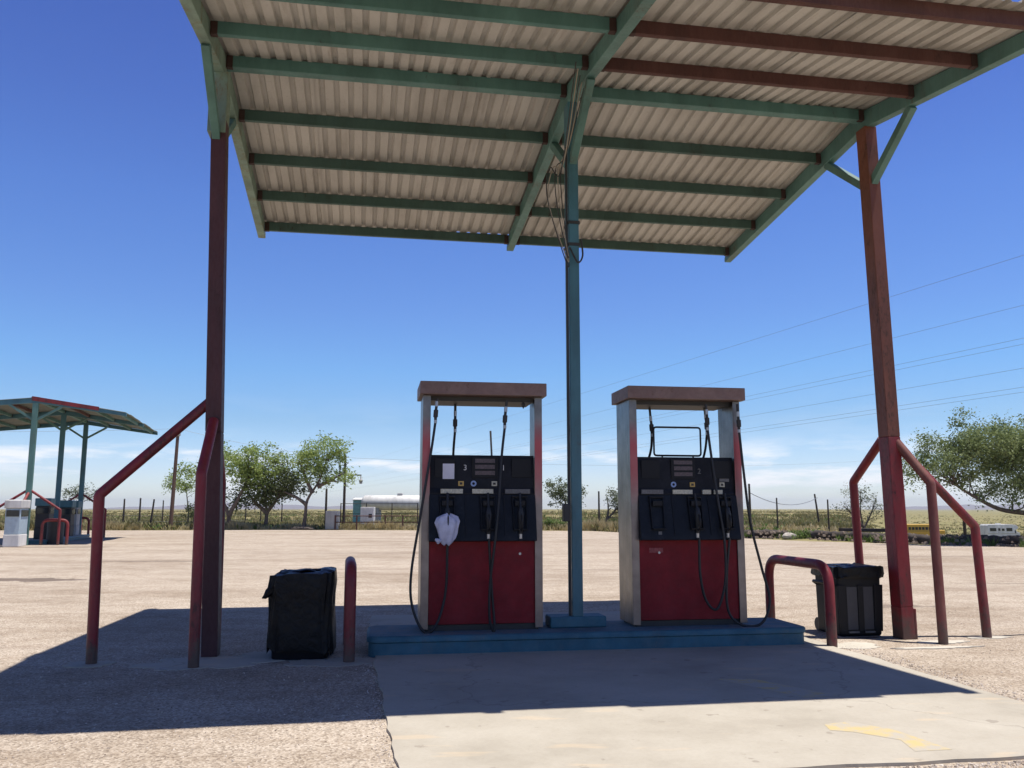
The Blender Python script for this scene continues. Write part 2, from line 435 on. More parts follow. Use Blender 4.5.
# ------------------------------------------------------------------ mesh builder
class MB:
    def __init__(s): s.v = []; s.f = []; s.mi = []
    def add(s, vs, fs, mi=0):
        o = len(s.v)
        s.v += [tuple(p) for p in vs]
        s.f += [tuple(i + o for i in f) for f in fs]
        s.mi += [mi] * len(fs)
        return s
    def box(s, x0, x1, y0, y1, z0, z1, mat=None, mi=0):
        vs = [Vector((x, y, z)) for x in (x0, x1) for y in (y0, y1) for z in (z0, z1)]
        if mat: vs = [mat @ p for p in vs]
        return s.add(vs, [(0, 1, 3, 2), (4, 6, 7, 5), (0, 4, 5, 1), (2, 3, 7, 6), (0, 2, 6, 4), (1, 5, 7, 3)], mi)
    def bar(s, a, b, w, h, up=(0, 0, 1), mi=0):
        """rectangular bar between two points: w sideways, h in the up direction"""
        a = Vector(a); b = Vector(b); d = (b - a).normalized(); up = Vector(up)
        side = d.cross(up).normalized(); u = side.cross(d).normalized()
        vs = [p + side * i * w / 2 + u * j * h / 2 for p in (a, b) for i, j in ((-1, -1), (1, -1), (1, 1), (-1, 1))]
        return s.add(vs, [(3, 2, 1, 0), (4, 5, 6, 7), (0, 1, 5, 4), (1, 2, 6, 5), (2, 3, 7, 6), (3, 0, 4, 7)], mi)
    def tube(s, path, rad, n=12, caps=True, mi=0):
        path = [Vector(p) for p in path]
        if not isinstance(rad, (list, tuple)): rad = [rad] * len(path)
        t0 = (path[1] - path[0]).normalized()
        ref = Vector((0, 0, 1)) if abs(t0.z) < 0.9 else Vector((1, 0, 0))
        nrm = t0.cross(ref).normalized()
        vs = []
        for i, p in enumerate(path):
            if i == 0: t = t0
            elif i == len(path) - 1: t = (path[i] - path[i - 1]).normalized()
            else:
                t = ((path[i] - path[i - 1]).normalized() + (path[i + 1] - path[i]).normalized())
                t = t.normalized() if t.length > 1e-6 else (path[i + 1] - path[i]).normalized()
            nrm = (nrm - t * nrm.dot(t)).normalized()
            bi = t.cross(nrm)
            for k in range(n):
                a = 2 * PI * k / n
                vs.append(p + (nrm * math.cos(a) + bi * math.sin(a)) * rad[i])
        fs = []
        for i in range(len(path) - 1):
            for k in range(n):
                k2 = (k + 1) % n
                fs.append((i * n + k, i * n + k2, (i + 1) * n + k2, (i + 1) * n + k))
        if caps:
            fs.append(tuple(range(n - 1, -1, -1)))
            fs.append(tuple((len(path) - 1) * n + k for k in range(n)))
        return s.add(vs, fs, mi)
    def prism(s, poly, x0, x1, mi=0):
        """polygon in (y, z) pushed along x"""
        n = len(poly)
        vs = [(x0, p[0], p[1]) for p in poly] + [(x1, p[0], p[1]) for p in poly]
        fs = [tuple(range(n - 1, -1, -1)), tuple(range(n, 2 * n))]
        fs += [(i, (i + 1) % n, n + (i + 1) % n, n + i) for i in range(n)]
        return s.add(vs, fs, mi)
    def loft(s, rings, caps=True, mi=0):
        n = len(rings[0])
        vs = [p for r in rings for p in r]
        fs = []
        for i in range(len(rings) - 1):
            for k in range(n):
                k2 = (k + 1) % n
                fs.append((i * n + k, i * n + k2, (i + 1) * n + k2, (i + 1) * n + k))
        if caps:
            fs.append(tuple(range(n - 1, -1, -1)))
            fs.append(tuple((len(rings) - 1) * n + k for k in range(n)))
        return s.add(vs, fs, mi)
    def build(s, name, mat, parent=None, smooth=False, bevel=0.0, loc=None, seg=2):
        me = bpy.data.meshes.new(name)
        me.from_pydata(s.v, [], s.f)
        mats = mat if isinstance(mat, (list, tuple)) else [mat]
        for m in mats: me.materials.append(m)
        if len(mats) > 1: me.polygons.foreach_set('material_index', s.mi)
        if smooth:
            me.polygons.foreach_set('use_smooth', [True] * len(me.polygons))
            try: me.set_sharp_from_angle(angle=R(40))
            except Exception: pass
        me.update()
        o = bpy.data.objects.new(name, me)
        C.objects.link(o)
        if parent is not None: o.parent = parent
        if loc is not None: o.location = loc
        if bevel:
            bv = o.modifiers.new('bevel', 'BEVEL'); bv.width = bevel; bv.segments = seg
            bv.limit_method = 'ANGLE'; bv.angle_limit = R(50)
        return o
def thing(name, label, cat, loc=(0, 0, 0), rz=0.0, group=None):
    o = bpy.data.objects.new(name, None)
    o.empty_display_size = 0.3
    C.objects.link(o)
    o.location = loc; o.rotation_euler = (0, 0, rz)
    o['label'] = label; o['category'] = cat
    if group: o['group'] = group
    return o
def tag(o, label, cat, group=None):
    o['label'] = label; o['category'] = cat
    if group: o['group'] = group
    return o
def structure(o, label=None):
    o['kind'] = 'structure'
    if label: o['label'] = label
    return o
def stuff(o, label, cat):
    o['kind'] = 'stuff'; o['label'] = label; o['category'] = cat
    return o
def copy_tree(o, parent=None):
    c = o.copy(); C.objects.link(c)
    if parent is not None: c.parent = parent
    for ch in [x for x in bpy.data.objects if x.parent == o and x is not c]: copy_tree(ch, c)
    return c
def fillet(pts, r, n=6):
    pts = [Vector(p) for p in pts]
    out = [pts[0]]
    for i in range(1, len(pts) - 1):
        a = (pts[i - 1] - pts[i]); b = (pts[i + 1] - pts[i])
        rr = min(r, a.length * 0.45, b.length * 0.45)
        p0 = pts[i] + a.normalized() * rr; p1 = pts[i] + b.normalized() * rr
        for k in range(n + 1):
            t = k / n
            out.append(p0 * (1 - t) ** 2 + pts[i] * 2 * t * (1 - t) + p1 * t * t)
    out.append(pts[-1])
    return out
def spline(pts, n=10):
    pts = [Vector(p) for p in pts]
    P = [pts[0] * 2 - pts[1]] + pts + [pts[-1] * 2 - pts[-2]]
    out = []
    for i in range(1, len(P) - 2):
        for k in range(n):
            t = k / n
            a, b, c, d = P[i - 1], P[i], P[i + 1], P[i + 2]
            out.append(0.5 * ((2 * b) + (c - a) * t + (2 * a - 5 * b + 4 * c - d) * t * t + (3 * b - a - 3 * c + d) * t ** 3))
    out.append(pts[-1])
    return out
def text_mesh(txt, size, mat, parent, loc, name='lettering', depth=0.002):
    cu = bpy.data.curves.new('lettering', 'FONT')
    cu.body = txt; cu.size = size; cu.extrude = depth / 2; cu.align_x = 'CENTER'; cu.align_y = 'CENTER'
    tmp = bpy.data.objects.new('tmp_text', cu)
    C.objects.link(tmp)
    dg = bpy.context.evaluated_depsgraph_get()
    me = bpy.data.meshes.new_from_object(tmp.evaluated_get(dg))
    bpy.data.objects.remove(tmp); bpy.data.curves.remove(cu)
    me.name = name
    me.materials.clear(); me.materials.append(mat)
    o = bpy.data.objects.new(name, me)
    C.objects.link(o)
    o.parent = parent; o.location = loc; o.rotation_euler = (PI / 2, 0, 0)
    return o
def px(x, Y):
    """world x of an image column for something Y metres ahead at about eye level"""
    return (x - 512) / 867.0 * Y
def sstep(a, b, x):
    t = max(0.0, min(1.0, (x - a) / (b - a))); return t * t * (3 - 2 * t)

# ------------------------------------------------------------------ the setting
EDGE = [(-150, 60), (-60, 58), (-30, 55), (-14, 57), (-4, 56), (5, 54), (8.5, 45), (11.5, 38.5), (14.5, 34.5), (18, 31.2), (24, 27.5), (40, 20), (70, 8)]
def edge_y(x):
    for (a, b), (c, d) in zip(EDGE, EDGE[1:]):
        if a <= x <= c: return b + (d - b) * (x - a) / (c - a)
    return 60 if x < 0 else 8
def ground_z(x, y):
    if y < edge_y(x) + 0.5 and y > -60 and abs(x) < 150: base = -0.05
    else: base = -0.05 + 0.10 * sstep(0.5, 4, y - edge_y(x)) if y > 0 else -0.05
    d = math.hypot(x, y)
    if y > 20:
        k = sstep(0.37, 0.45, x / y) * (0.45 * sstep(34, 52, y) + 0.55 * sstep(52, 110, y))
        base -= 3.3 * k
    if d > 70:
        base += (noise.noise(Vector((x / 90, y / 90, 0))) * 0.5 + noise.noise(Vector((x / 25, y / 25, 3))) * 0.12) * sstep(70, 160, d)
        base -= 0.35 * sstep(200, 1500, d)
    return base
gm = MB()
radii = [0.0]; r_ = 4.0
rs = []
while r_ < 26000:
    rs.append(r_); r_ *= 1.045 if r_ < 400 else 1.22
NA = 240
vs = [(0, 0, -0.05)]
for r_ in rs:
    for k in range(NA):
        a = 2 * PI * k / NA
        x, y = r_ * math.cos(a), r_ * math.sin(a)
        vs.append((x, y, ground_z(x, y)))
fs = [(0, 1 + k, 1 + (k + 1) % NA) for k in range(NA)]
for i in range(len(rs) - 1):
    for k in range(NA):
        k2 = (k + 1) % NA
        fs.append((1 + i * NA + k, 1 + (i + 1) * NA + k, 1 + (i + 1) * NA + k2, 1 + i * NA + k2))
gm.add(vs, fs)
structure(gm.build('desert_ground', M['soil'], smooth=True))

# the gravel lot: a sheet 5 cm above the desert soil with a ragged far edge
lm = MB()
top = []
xs = [i * 1.2 for i in range(-110, 56)]
rnd = random.Random(5)
for x in xs:
    top.append((x, edge_y(x) + noise.noise(Vector((x * 0.45, 2, 0))) * 0.6 + noise.noise(Vector((x * 1.7, 7, 0))) * 0.25))
vs = []; rows = 40
for j in range(rows + 1):
    q = j / rows
    for (x, yt) in top:
        vs.append((x, -40 + (yt + 40) * q, 0.0 if j < rows else -0.06))
n = len(top)
lm.add(vs, [(j * n + i, j * n + i + 1, (j + 1) * n + i + 1, (j + 1) * n + i) for j in range(rows) for i in range(n - 1)])
structure(lm.build('gravel_lot', M['lot']))

# concrete slab in front of, under and behind the island, 4 mm above the lot
def ragged(u0, u1, t0, t1, z, amp, seed, step=0.12):
    pts = []
    def side(a, b, normal):
        L = (Vector(b) - Vector(a)).length; k = max(2, int(L / step))
        for i in range(k):
            p = Vector(a).lerp(Vector(b), i / k)
            d = noise.noise(Vector((p.x * 2.3 + seed, p.y * 2.3, seed))) * amp + noise.noise(Vector((p.x * 9, p.y * 9, seed))) * amp * 0.5
            pts.append((p.x + normal[0] * d, p.y + normal[1] * d))
    side((u0, t0), (u1, t0), (0, 1)); side((u1, t0), (u1, t1), (1, 0)); side((u1, t1), (u0, t1), (0, 1)); side((u0, t1), (u0, t0), (1, 0))
    return pts
def flat(name, pts, z, mat, thick=0.0):
    m = MB()
    q = [W(u, t, z) for u, t in pts]
    if thick:
        low = [p - Vector((0, 0, thick)) for p in q]; k = len(q)
        m.add(q + low, [tuple(range(k))] + [(i, k + i, k + (i + 1) % k, (i + 1) % k) for i in range(k)])
    else: m.add(q, [tuple(range(len(q)))])
    return structure(m.build(name, mat))
flat('concrete_slab', [(u + (0.025 - 0.037 * t if u < 2.2 and t < 0 and u < 1.6 else 0.0), t) for u, t in ragged(1.40, 5.74, -4.0, 2.6, 0, 0.035, 3)], 0.018, M['concrete'], 0.03)
def blob(cu, ct, ru, rt, seed, n=28):
    out = []
    for k in range(n):
        a = 2 * PI * k / n
        r = 1 + 0.45 * noise.noise(Vector((math.cos(a) * 1.5 + seed, math.sin(a) * 1.5, seed * 2.1))) + 0.30 * noise.noise(Vector((math.cos(a) * 5 + seed, math.sin(a) * 5, seed)))
        out.append((cu + ru * r * math.cos(a), ct + rt * r * math.sin(a)))
    return out
for i, (u, t, a, b) in enumerate([(5.98, -0.36, 0.27, 0.20), (7.62, -0.1, 0.22, 0.08), (7.0, -0.30, 0.24, 0.09), (6.72, -0.62, 0.45, 0.05)]):
    flat('concrete_footing', blob(u, t, a, b, i * 3.1 + 1, 60), 0.004 + 0.0015 * i, M['concrete_pale'], 0.004 + 0.0014 * i)
for i, (u, t, a, b) in enumerate([(1.12, -0.5, 0.34, 0.22), (0.0, -0.35, 0.5, 0.3), (0.55, -0.02, 0.3, 0.16), (-0.95, -0.3, 0.22, 0.16)]):
    flat('concrete_footing', blob(u, t, a, b, i * 2.3 + 9, 60), 0.004 + 0.0015 * i, M['concrete'], 0.004 + 0.0014 * i)
flat('painted_marking', [(4.02, -1.80), (4.30, -1.84), (4.62, -2.50), (4.36, -2.52)], 0.0192, M['marking'])
flat('painted_marking', [(4.12, -3.22), (4.30, -3.18), (4.46, -3.40), (4.50, -3.72), (4.52, -3.84), (4.30, -3.84), (4.36, -3.62), (4.20, -3.42), (4.08, -3.36)], 0.0192, M['marking_strong'])
# a long crack in the lot, running off to the right
cr_ = []
for k in range(60):
    u = 5.9 + k * 0.085
    t = 0.10 - 0.045 * k * 0.085 + noise.noise(Vector((u * 3, 0, 0))) * 0.07
    cr_.append((u, t, 0.012 + 0.010 * abs(noise.noise(Vector((u * 6, 4, 0))))))
flat('pavement_crack', [(u, t + w) for u, t, w in cr_] + [(u, t - w) for u, t, w in reversed(cr_)], 0.005, M['dark'])

# ------------------------------------------------------------------ pump island (blue kerb)
def island(parent_loc, rz, L, D, h, label, mats=('island_blue', 'island_top')):
    r = thing('pump_island', label, 'pump island', parent_loc, rz)
    # rounded plan outline
    def outline(off):
        pts = []; rr = 0.10
        for cx, cy, a0 in ((L - rr, rr, -90), (L - rr, D - rr, 0), (rr, D - rr, 90), (rr, rr, 180)):
            for k in range(6):
                a = R(a0 + k * 18)
                pts.append((cx + (rr + off) * math.cos(a), cy + (rr + off) * math.sin(a)))
        return pts
    rings = []
    for z, off in ((-0.02, 0.0), (h - 0.062, 0.0), (h - 0.052, 0.016), (h - 0.020, 0.018), (h - 0.006, 0.008), (h, -0.012)):
        rings.append([(x, y, z) for x, y in outline(off)])
    m = MB().loft(rings, caps=False)
    m.build('kerb', M[mats[0]], r, smooth=True)
    t = MB(); o = outline(-0.012); t.add([(x, y, h) for x, y in o], [tuple(range(len(o)))])
    t.build('island_top', M[mats[1]], r)
    return r
isl = island(W(1.39, -0.32), TH, 4.16, 0.76, 0.18, 'low blue painted kerb island carrying the two big pumps in the foreground')

# ------------------------------------------------------------------ canopy
def sheet_profile(w, pitch=0.15):
    """(x, z) of a ribbed roof sheet w wide, seen from its end"""
    out = []; n = int(round(w / pitch))
    for i in range(n):
        b = i * pitch
        out += [(b, 0), (b + 0.076, 0), (b + 0.090, 0.028), (b + 0.128, 0.028), (b + 0.142, 0)]
    out.append((n * pitch + 0.03, 0.0))
    return out
def canopy(loc, rz, s, colours, label, col_off=0.0, last_off=0.0):
    SP, ZB, SF, SN, NF, NN = 0.90, 5.56, 0.118, 0.158, 4, 3
    r = thing('fuel_canopy', label, 'canopy', loc, rz)
    zb = lambda t: ZB - (SF * t / SP if t > 0 else SN * -t / SP)
    yn, yf = -NN * SP - 0.14, NF * SP + 0.02
    # three rafters with a bend at the ridge
    for i, u in enumerate(s):
        m = MB(); w = 0.10; h = 0.20
        prof = [(yn - 0.05, zb(yn - 0.05) + 0.02), (0, ZB - 0.045), (yf + 0.14, zb(yf + 0.14) - 0.01),
                (yf + 0.14, zb(yf + 0.14) + 0.05), (yf + 0.03, zb(yf + 0.03) + h - 0.045), (0, ZB + h - 0.045), (yn - 0.05, zb(yn - 0.05) + h - 0.045)]
        # flanged channel: two thin flanges and a web
        sgn = 1 if i < 2 else -1
        m.prism(prof, u - w / 2, u + w / 2)
        m.build('rafter', M[colours['rafter'][i]], r, bevel=0.006)
    # purlins between the rafters
    for k in range(-NN, NF + 1):
        t = k * SP
        if k == -NN: t += 0.02
        for bay in (0, 1):
            u0, u1 = s[bay] + 0.052, s[bay + 1] - 0.052
            m = MB(); w = 0.055 if k else 0.11; h = 0.122
            z0 = zb(t) + 0.032
            # a C channel opening towards the far side
            m.box(u0, u1, t - w / 2, t - w / 2 + 0.012, z0, z0 + h)
            m.box(u0, u1, t - w / 2 + 0.0125, t + w / 2, z0, z0 + 0.012)
            m.box(u0, u1, t - w / 2 + 0.0125, t + w / 2, z0 + h - 0.012, z0 + h)
            if k == 0: m.box(u0, u1, t + w / 2 - 0.012, t + w / 2, z0 + 0.0125, z0 + h - 0.0125)
            key = colours['purlin'][bay](k)
            p = m.build('purlin', M[key], r, bevel=0.003)
            for uu in (u0 + 0.002, u1 - 0.062):      # L shaped end clips
                q_ = t - w / 2
                MB().prism([(q_ - 0.008, z0 - 0.008), (q_ + 0.05, z0 - 0.008), (q_ + 0.05, z0 - 0.001), (q_ - 0.001, z0 - 0.001), (q_ - 0.001, z0 + h - 0.01), (q_ - 0.008, z0 + h - 0.01)], uu, uu + 0.06).build('clip', M['clip_dark'], p)
    # ribbed roof sheets, one slope at a time, each sheet lapping the next
    u = s[0] - 0.06; end = s[-1] + 0.06; i = 0
    rn = random.Random(3)
    while u < end - 0.05:
        w = min(0.90, round((end - u) / 0.15) * 0.15)
        if w < 0.15: break
        pr = sheet_profile(w)
        for side in (0, 1):
            ya, yb = ((yn - 0.02, -0.004) if side == 0 else (0.004, yf + 0.05))
            lift = 0.157 + (0.009 if i % 2 else 0.0) + rn.uniform(0, 0.0015)
            jy = rn.uniform(-0.03, 0.03)
            if side == 0: ya += jy
            else: yb += jy
            m = MB(); n_ = len(pr)
            vs = []
            for dz in (0, 0.0025):
                for y in (ya, yb):
                    for (x, z) in pr: vs.append((u + x, y, zb(y) + lift + z + dz))
            fs = []
            for a in range(n_ - 1):
                fs.append((a, n_ + a, n_ + a + 1, a + 1))
                fs.append((2 * n_ + a, 2 * n_ + a + 1, 3 * n_ + a + 1, 3 * n_ + a))
                fs.append((a, a + 1, 2 * n_ + a + 1, 2 * n_ + a))
                fs.append((n_ + a, 3 * n_ + a, 3 * n_ + a + 1, n_ + a + 1))
            m.add(vs, fs)
            m.build('roof_sheet', M[colours.get('roof', 'roof')], r)
        u += w; i += 1
    # ridge cap
    m = MB()
    for y0, y1 in ((-0.16, 0.0), (0.0, 0.16)):
        m.add([(s[0] - 0.07, y0, zb(y0) + 0.192), (end, y0, zb(y0) + 0.192), (end, y1, zb(y1) + 0.192), (s[0] - 0.07, y1, zb(y1) + 0.192),
               (s[0] - 0.07, y0, zb(y0) + 0.195), (end, y0, zb(y0) + 0.195), (end, y1, zb(y1) + 0.195), (s[0] - 0.07, y1, zb(y1) + 0.195)],
              [(3, 2, 1, 0), (4, 5, 6, 7), (0, 1, 5, 4), (2, 3, 7, 6), (0, 4, 7, 3), (1, 2, 6, 5)])
    m.build('ridge_cap', M['roof'], r)
    # posts with their two slanting struts under the rafter
    for i, uc in enumerate(s):
        base_u = [s[0] + col_off, s[1], s[2]][i]
        zt = ZB - 0.05
        wx, wy = (0.14, 0.18) if i != 1 else (0.105, 0.18)
        m = MB()
        yo = last_off if i == 2 else 0.0
        def seg(z0, z1, mi):
            f = lambda z: base_u + (uc - base_u) * z / zt
            vs = []
            for z in (z0, z1):
                c_ = f(z)
                vs += [(c_ + a_ * wx / 2, yo * (1 - z / zt) + b_ * wy / 2, z) for a_, b_ in ((-1, -1), (1, -1), (1, 1), (-1, 1))]
            m.add(vs, [(3, 2, 1, 0), (4, 5, 6, 7), (0, 1, 5, 4), (1, 2, 6, 5), (2, 3, 7, 6), (3, 0, 4, 7)], mi)
        st = colours['post'][i]
        z0 = 0.0 if i != 1 else colours.get('mid_base', 0.0)
        for (za, zb_, key) in st: seg(max(za, z0), min(zb_, zt), [q[2] for q in st].index(key))
        post = m.build('post', [M[q[2]] for q in st], r, bevel=0.008)
        # struts
        for d, zs in ((-1, zb(-0.80)), (1, zb(0.80))):
            b = MB()
            b.bar((uc, d * 0.06, zt - 0.66), (uc, d * 0.82, zs - 0.03), 0.075, 0.085, up=(0, -d, 0.3))
            b.build('strut', M[colours['strut']], r, bevel=0.005)
        if i == 0 and colours.get('sleeve'):
            b = MB(); b.box(uc - 0.085, uc + 0.085, -0.105, 0.105, zt - 0.62, zt - 0.002)
            b.build('post_sleeve', M['teal_pale'], r, bevel=0.006)
    return r
pk_left = lambda k: 'purlin_teal' if k <= 0 else 'purlin_dark'
pk_right = lambda k: 'rust' if k < 0 else 'purlin_teal' if k == 0 else 'purlin_dark'
can = canopy(O, TH + R(0.9), (-0.17, 3.36, 6.76), dict(
        rafter=['teal_pale', 'teal', 'teal'], purlin=[pk_left, pk_right],
        post=[[(0, 2.0, 'maroon'), (2.0, 9, 'maroon')], [(0, 9, 'teal_blue')], [(0, 0.32, 'red_faded'), (0.32, 2.05, 'red'), (2.05, 9, 'brown_post')]],
        strut='teal', sleeve=True, mid_base=0.28),
        'large teal and brown fuel canopy overhead, sheltering the two black and red pumps', col_off=0.17, last_off=-0.11)
# the middle post ends on a plinth; it carries a conduit, a junction box and loose cables
b = MB().box(3.09, 3.64, -0.10, 0.16, 0.181, 0.285)
b.build('post_plinth', M['island_blue'], can, bevel=0.015)
b = MB().tube([(3.288, -0.07, 0.29), (3.288, -0.07, 5.0)], 0.012, 8)
b.build('conduit', M['dark'], can, smooth=True)
b = MB().box(3.225, 3.285, -0.125, -0.03, 1.18, 1.35)
b.build('junction_box', M['dark'], can, bevel=0.006)
rn = random.Random(8)
for j in range(5):
    ax = 3.23 - 0.03 * j
    pts = [(3.36 - 0.05 * j, -0.55 - 0.12 * j, 5.42), (3.30 - 0.03 * j, -0.3, 5.05 - 0.1 * j), (ax, -0.12, 4.75), (ax - 0.06 * rn.random(), -0.16, 4.35 + 0.1 * rn.random()), (3.27, -0.14, 3.98 - 0.06 * j), (3.30, -0.11, 3.82)]
    b = MB().tube(spline(pts, 8), 0.0055, 6)
    b.build('cable', M['cable_pale' if j % 2 else 'dark'], can, smooth=True)
b = MB().tube(spline([(3.31, -0.11, 3.92), (3.38, -0.15, 3.76), (3.44, -0.12, 3.84), (3.43, -0.10, 4.02)], 8), 0.009, 6)
b.build('cable', M['dark'], can, smooth=True)
b = MB()
for zc in (3.95, 4.18):
    MB().box(3.30, 3.42, -0.1, 0.1, zc, zc + 0.03).build('strap', M['dark'], can)
# guard pipes welded to the two end posts
def guard(par, base, bend, top, key, r=0.046):
    pts = fillet([(base[0], base[1], -0.05), (bend[0], bend[1], bend[2]), top], 0.022, 3)
    m = MB().tube(pts, r, 16)
    return m.build('guard_pipe', M[key], par, smooth=True)
guard(can, (-0.92, -0.27), (-0.95, -0.27, 1.42), (-0.06, 0.0, 2.34), 'red')
guard(can, (-0.04, -0.59), (-0.06, -0.57, 1.60), (-0.06, -0.09, 2.10), 'red')
guard(can, (-0.04, 0.52), (-0.06, 0.52, 1.55), (-0.06, 0.08, 2.05), 'red')
guard(can, (6.90, -0.52), (6.97, -0.40, 1.56), (6.78, -0.08, 2.06), 'red_brown', 0.046)
guard(can, (7.61, -0.23), (7.65, -0.12, 1.12), (6.82, 0.0, 2.04), 'red_faded', 0.046)
guard(can, (6.80, 0.66), (6.74, 0.62, 1.60), (6.78, 0.09, 2.04), 'red', 0.046)
# lower splice plate on the right post
b = MB().box(6.832, 6.855, -0.195, -0.03, 0.001, 0.30)
b.build('splice_plate', M['red_faded'], can, bevel=0.004)

# ------------------------------------------------------------------ hoop guards beside the island
def hoop(loc, rz, label, t0, t1, h, key='red', r=0.049, group='red hoop guards at the ends of the foreground island'):
    o = thing('hoop_guard', label, 'hoop guard', loc, rz, group)
    pts = fillet([(0, t0, -0.05), (0, t0, h - r), (0, t1, h - r), (0, t1, -0.05)], 0.22, 8)
    MB().tube(pts, r, 18).build('bent_pipe', M[key], o, smooth=True)
    return o
hoop(W(5.74, 0), TH, 'red bent pipe hoop guard between the blue island and the right bin', -0.42, 0.86, 0.81)
hoop(W(1.21, 0), R(11.2), 'red pipe hoop guard seen edge on beside the bagged bin', -0.50, 0.52, 0.85)

# ------------------------------------------------------------------ the fuel pumps
def nozzle(par, x, z, y, key='dark'):
    n = bpy.data.objects.new('nozzle', None)
    b = MB()
    # spout reaches up into the boot, body, and the hand grip running down
    b.tube(spline([(x, y + 0.03, z + 0.20), (x, y + 0.005, z + 0.12), (x, y - 0.02, z + 0.04)], 5), [0.012] * 10 + [0.015], 8)
    b.tube([(x, y - 0.02, z + 0.06), (x, y - 0.035, z + 0.0), (x, y - 0.03, z - 0.07), (x, y - 0.015, z - 0.18)], [0.020, 0.032, 0.026, 0.019], 10)
    # lever guard
    b.tube(spline([(x, y - 0.05, z + 0.01), (x, y - 0.10, z - 0.04), (x, y - 0.09, z - 0.12), (x, y - 0.03, z - 0.16)], 5), 0.007, 6)
    b.tube(spline([(x, y - 0.05, z - 0.01), (x, y - 0.075, z - 0.06), (x, y - 0.06, z - 0.12)], 5), 0.006, 6)
    o = b.build('nozzle', M[key], par, smooth=True)
    s_ = MB().tube([(x, y - 0.014, z - 0.18), (x, y - 0.012, z - 0.225)], 0.017, 10)
    s_.build('swivel', M['silver'], o, smooth=True)
    bpy.data.objects.remove(n)
    return o
def pump(u, label, which):
    r = thing('fuel_pump', label, 'fuel pump', W(u, 0.16, 0.18), TH, 'black and red fuel pumps on the foreground island')
    wx, yf, yb = 0.575, -0.25, 0.21
    # header
    h = MB().box(-0.61, 0.61, -0.34, 0.27, 2.20, 2.325)
    h.build('header', M['header'], r, bevel=0.006)
    h = MB().box(-0.50, 0.50, -0.20, 0.22, 2.155, 2.198)
    h.build('header_soffit', M['dark'], r)
    # stainless side panels
    for s_ in (-1, 1):
        m = MB()
        xo, xi = s_ * wx, s_ * (wx - 0.035)
        m.box(min(xo, xi), max(xo, xi), yf + 0.002, yb, 0.02, 2.198)
        p = m.build('side_panel', M['steel'], r, bevel=0.004)
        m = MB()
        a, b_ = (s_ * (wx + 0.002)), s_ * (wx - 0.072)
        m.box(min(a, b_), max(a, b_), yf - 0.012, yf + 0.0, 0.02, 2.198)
        m.build('edge_trim', M['steel_red_band'], p, bevel=0.003)
    # plinth
    MB().box(-0.54, 0.54, yf + 0.03, yb - 0.03, 0.0, 0.055).build('plinth', M['dark'], r)
    # red lower doors
    m = MB().box(-0.505, 0.505, yf + 0.006, yf + 0.03, 0.06, 0.822)
    m.build('lower_door', M['red_panel'], r, bevel=0.004)
    m = MB().box(-0.505, 0.505, yb - 0.03, yb - 0.006, 0.06, 0.822)
    m.build('lower_door', M['red_panel'], r, bevel=0.004)
    # a lock and a key plate on the red door
    MB().tube([(-0.30 if which else 0.36, yf + 0.006, 0.70), (-0.30 if which else 0.36, yf - 0.002, 0.70)], 0.012, 12).build('lock', M['silver'], r)
    # black upper housing, flared at the bottom
    prof = [(yf + 0.045, 1.632), (yf + 0.020, 1.32), (yf + 0.006, 1.27), (yf + 0.004, 0.823), (yb - 0.004, 0.823), (yb - 0.006, 1.27), (yb - 0.02, 1.32), (yb - 0.045, 1.632)]
    MB().prism(prof, -0.503, 0.503).build('upper_housing', M['black_panel'], r, bevel=0.004)
    fl = [(yf - 0.014, 1.255), (yf - 0.095, 0.86), (yf - 0.10, 0.825), (yf - 0.05, 0.818), (yf - 0.014, 0.83)]
    MB().prism(fl, -0.508, 0.508).build('nozzle_apron', M['panel_blue_black'], r, bevel=0.004)
    fy = lambda z: yf + 0.020 + (z - 1.32) / 0.312 * 0.025 if z > 1.32 else yf + 0.006
    ay = lambda z: yf - 0.014 - (1.255 - z) / 0.395 * 0.081
    def plate(name, x, z, w, h_, key, d=0.004, bev=0.0):
        y = min(fy(z - h_ / 2), fy(z + h_ / 2))
        m = MB().box(x - w / 2, x + w / 2, y - d, y - 0.0005, z - h_ / 2, z + h_ / 2)
        return m.build(name, M[key], r, bevel=bev)
    # header brand band with fine frame lines: three display windows
    dx = 0.025 if not which else -0.025
    fr = plate('display_bezel', dx, 1.515, 0.25, 0.20, 'black_plastic', 0.008, 0.004)
    for j, zz in enumerate((1.578, 1.52, 1.462)):
        y = fy(1.415) - 0.0085
        m = MB().box(dx - 0.095, dx + 0.095, y - 0.002, y, zz - 0.019, zz + 0.019)
        m.build('display', M['display'], fr)
    for x in (-0.36, 0.38):
        plate('side_window', x, 1.51, 0.19, 0.18, 'black_plastic', 0.006, 0.003)
    if not which:
        plate('notice', -0.325, 1.475, 0.11, 0.145, 'paper', 0.009)
        plate('sticker', 0.41, 1.478, 0.035, 0.03, 'paper', 0.009)
        text_mesh('3', 0.075, M['digit'], r, (-0.165, fy(1.51) - 0.004, 1.51), 'number')
        text_mesh('1', 0.075, M['digit'], r, (0.205, fy(1.51) - 0.004, 1.51), 'number')
        strips = [(-0.295, 0.21, 'label_grey'), (0.0, 0.20, 'label_grey'), (0.335, 0.24, 'label_dim')]
        badges = [(-0.205, 'label_yellow'), (0.115, 'label_grey')]
        ring_x = -0.085
    else:
        for j in range(4):
            plate('sticker', -0.41 + j * 0.035, 1.50 + 0.012 * (j % 2), 0.018, 0.06, 'label_dim', 0.009)
        plate('sticker', 0.40, 1.405, 0.10, 0.03, 'label_dim', 0.009)
        MB().box(-0.40, -0.26, yf + 0.002, yf + 0.0055, 0.70, 0.745).build('worn_sticker', M['label_red'], r)
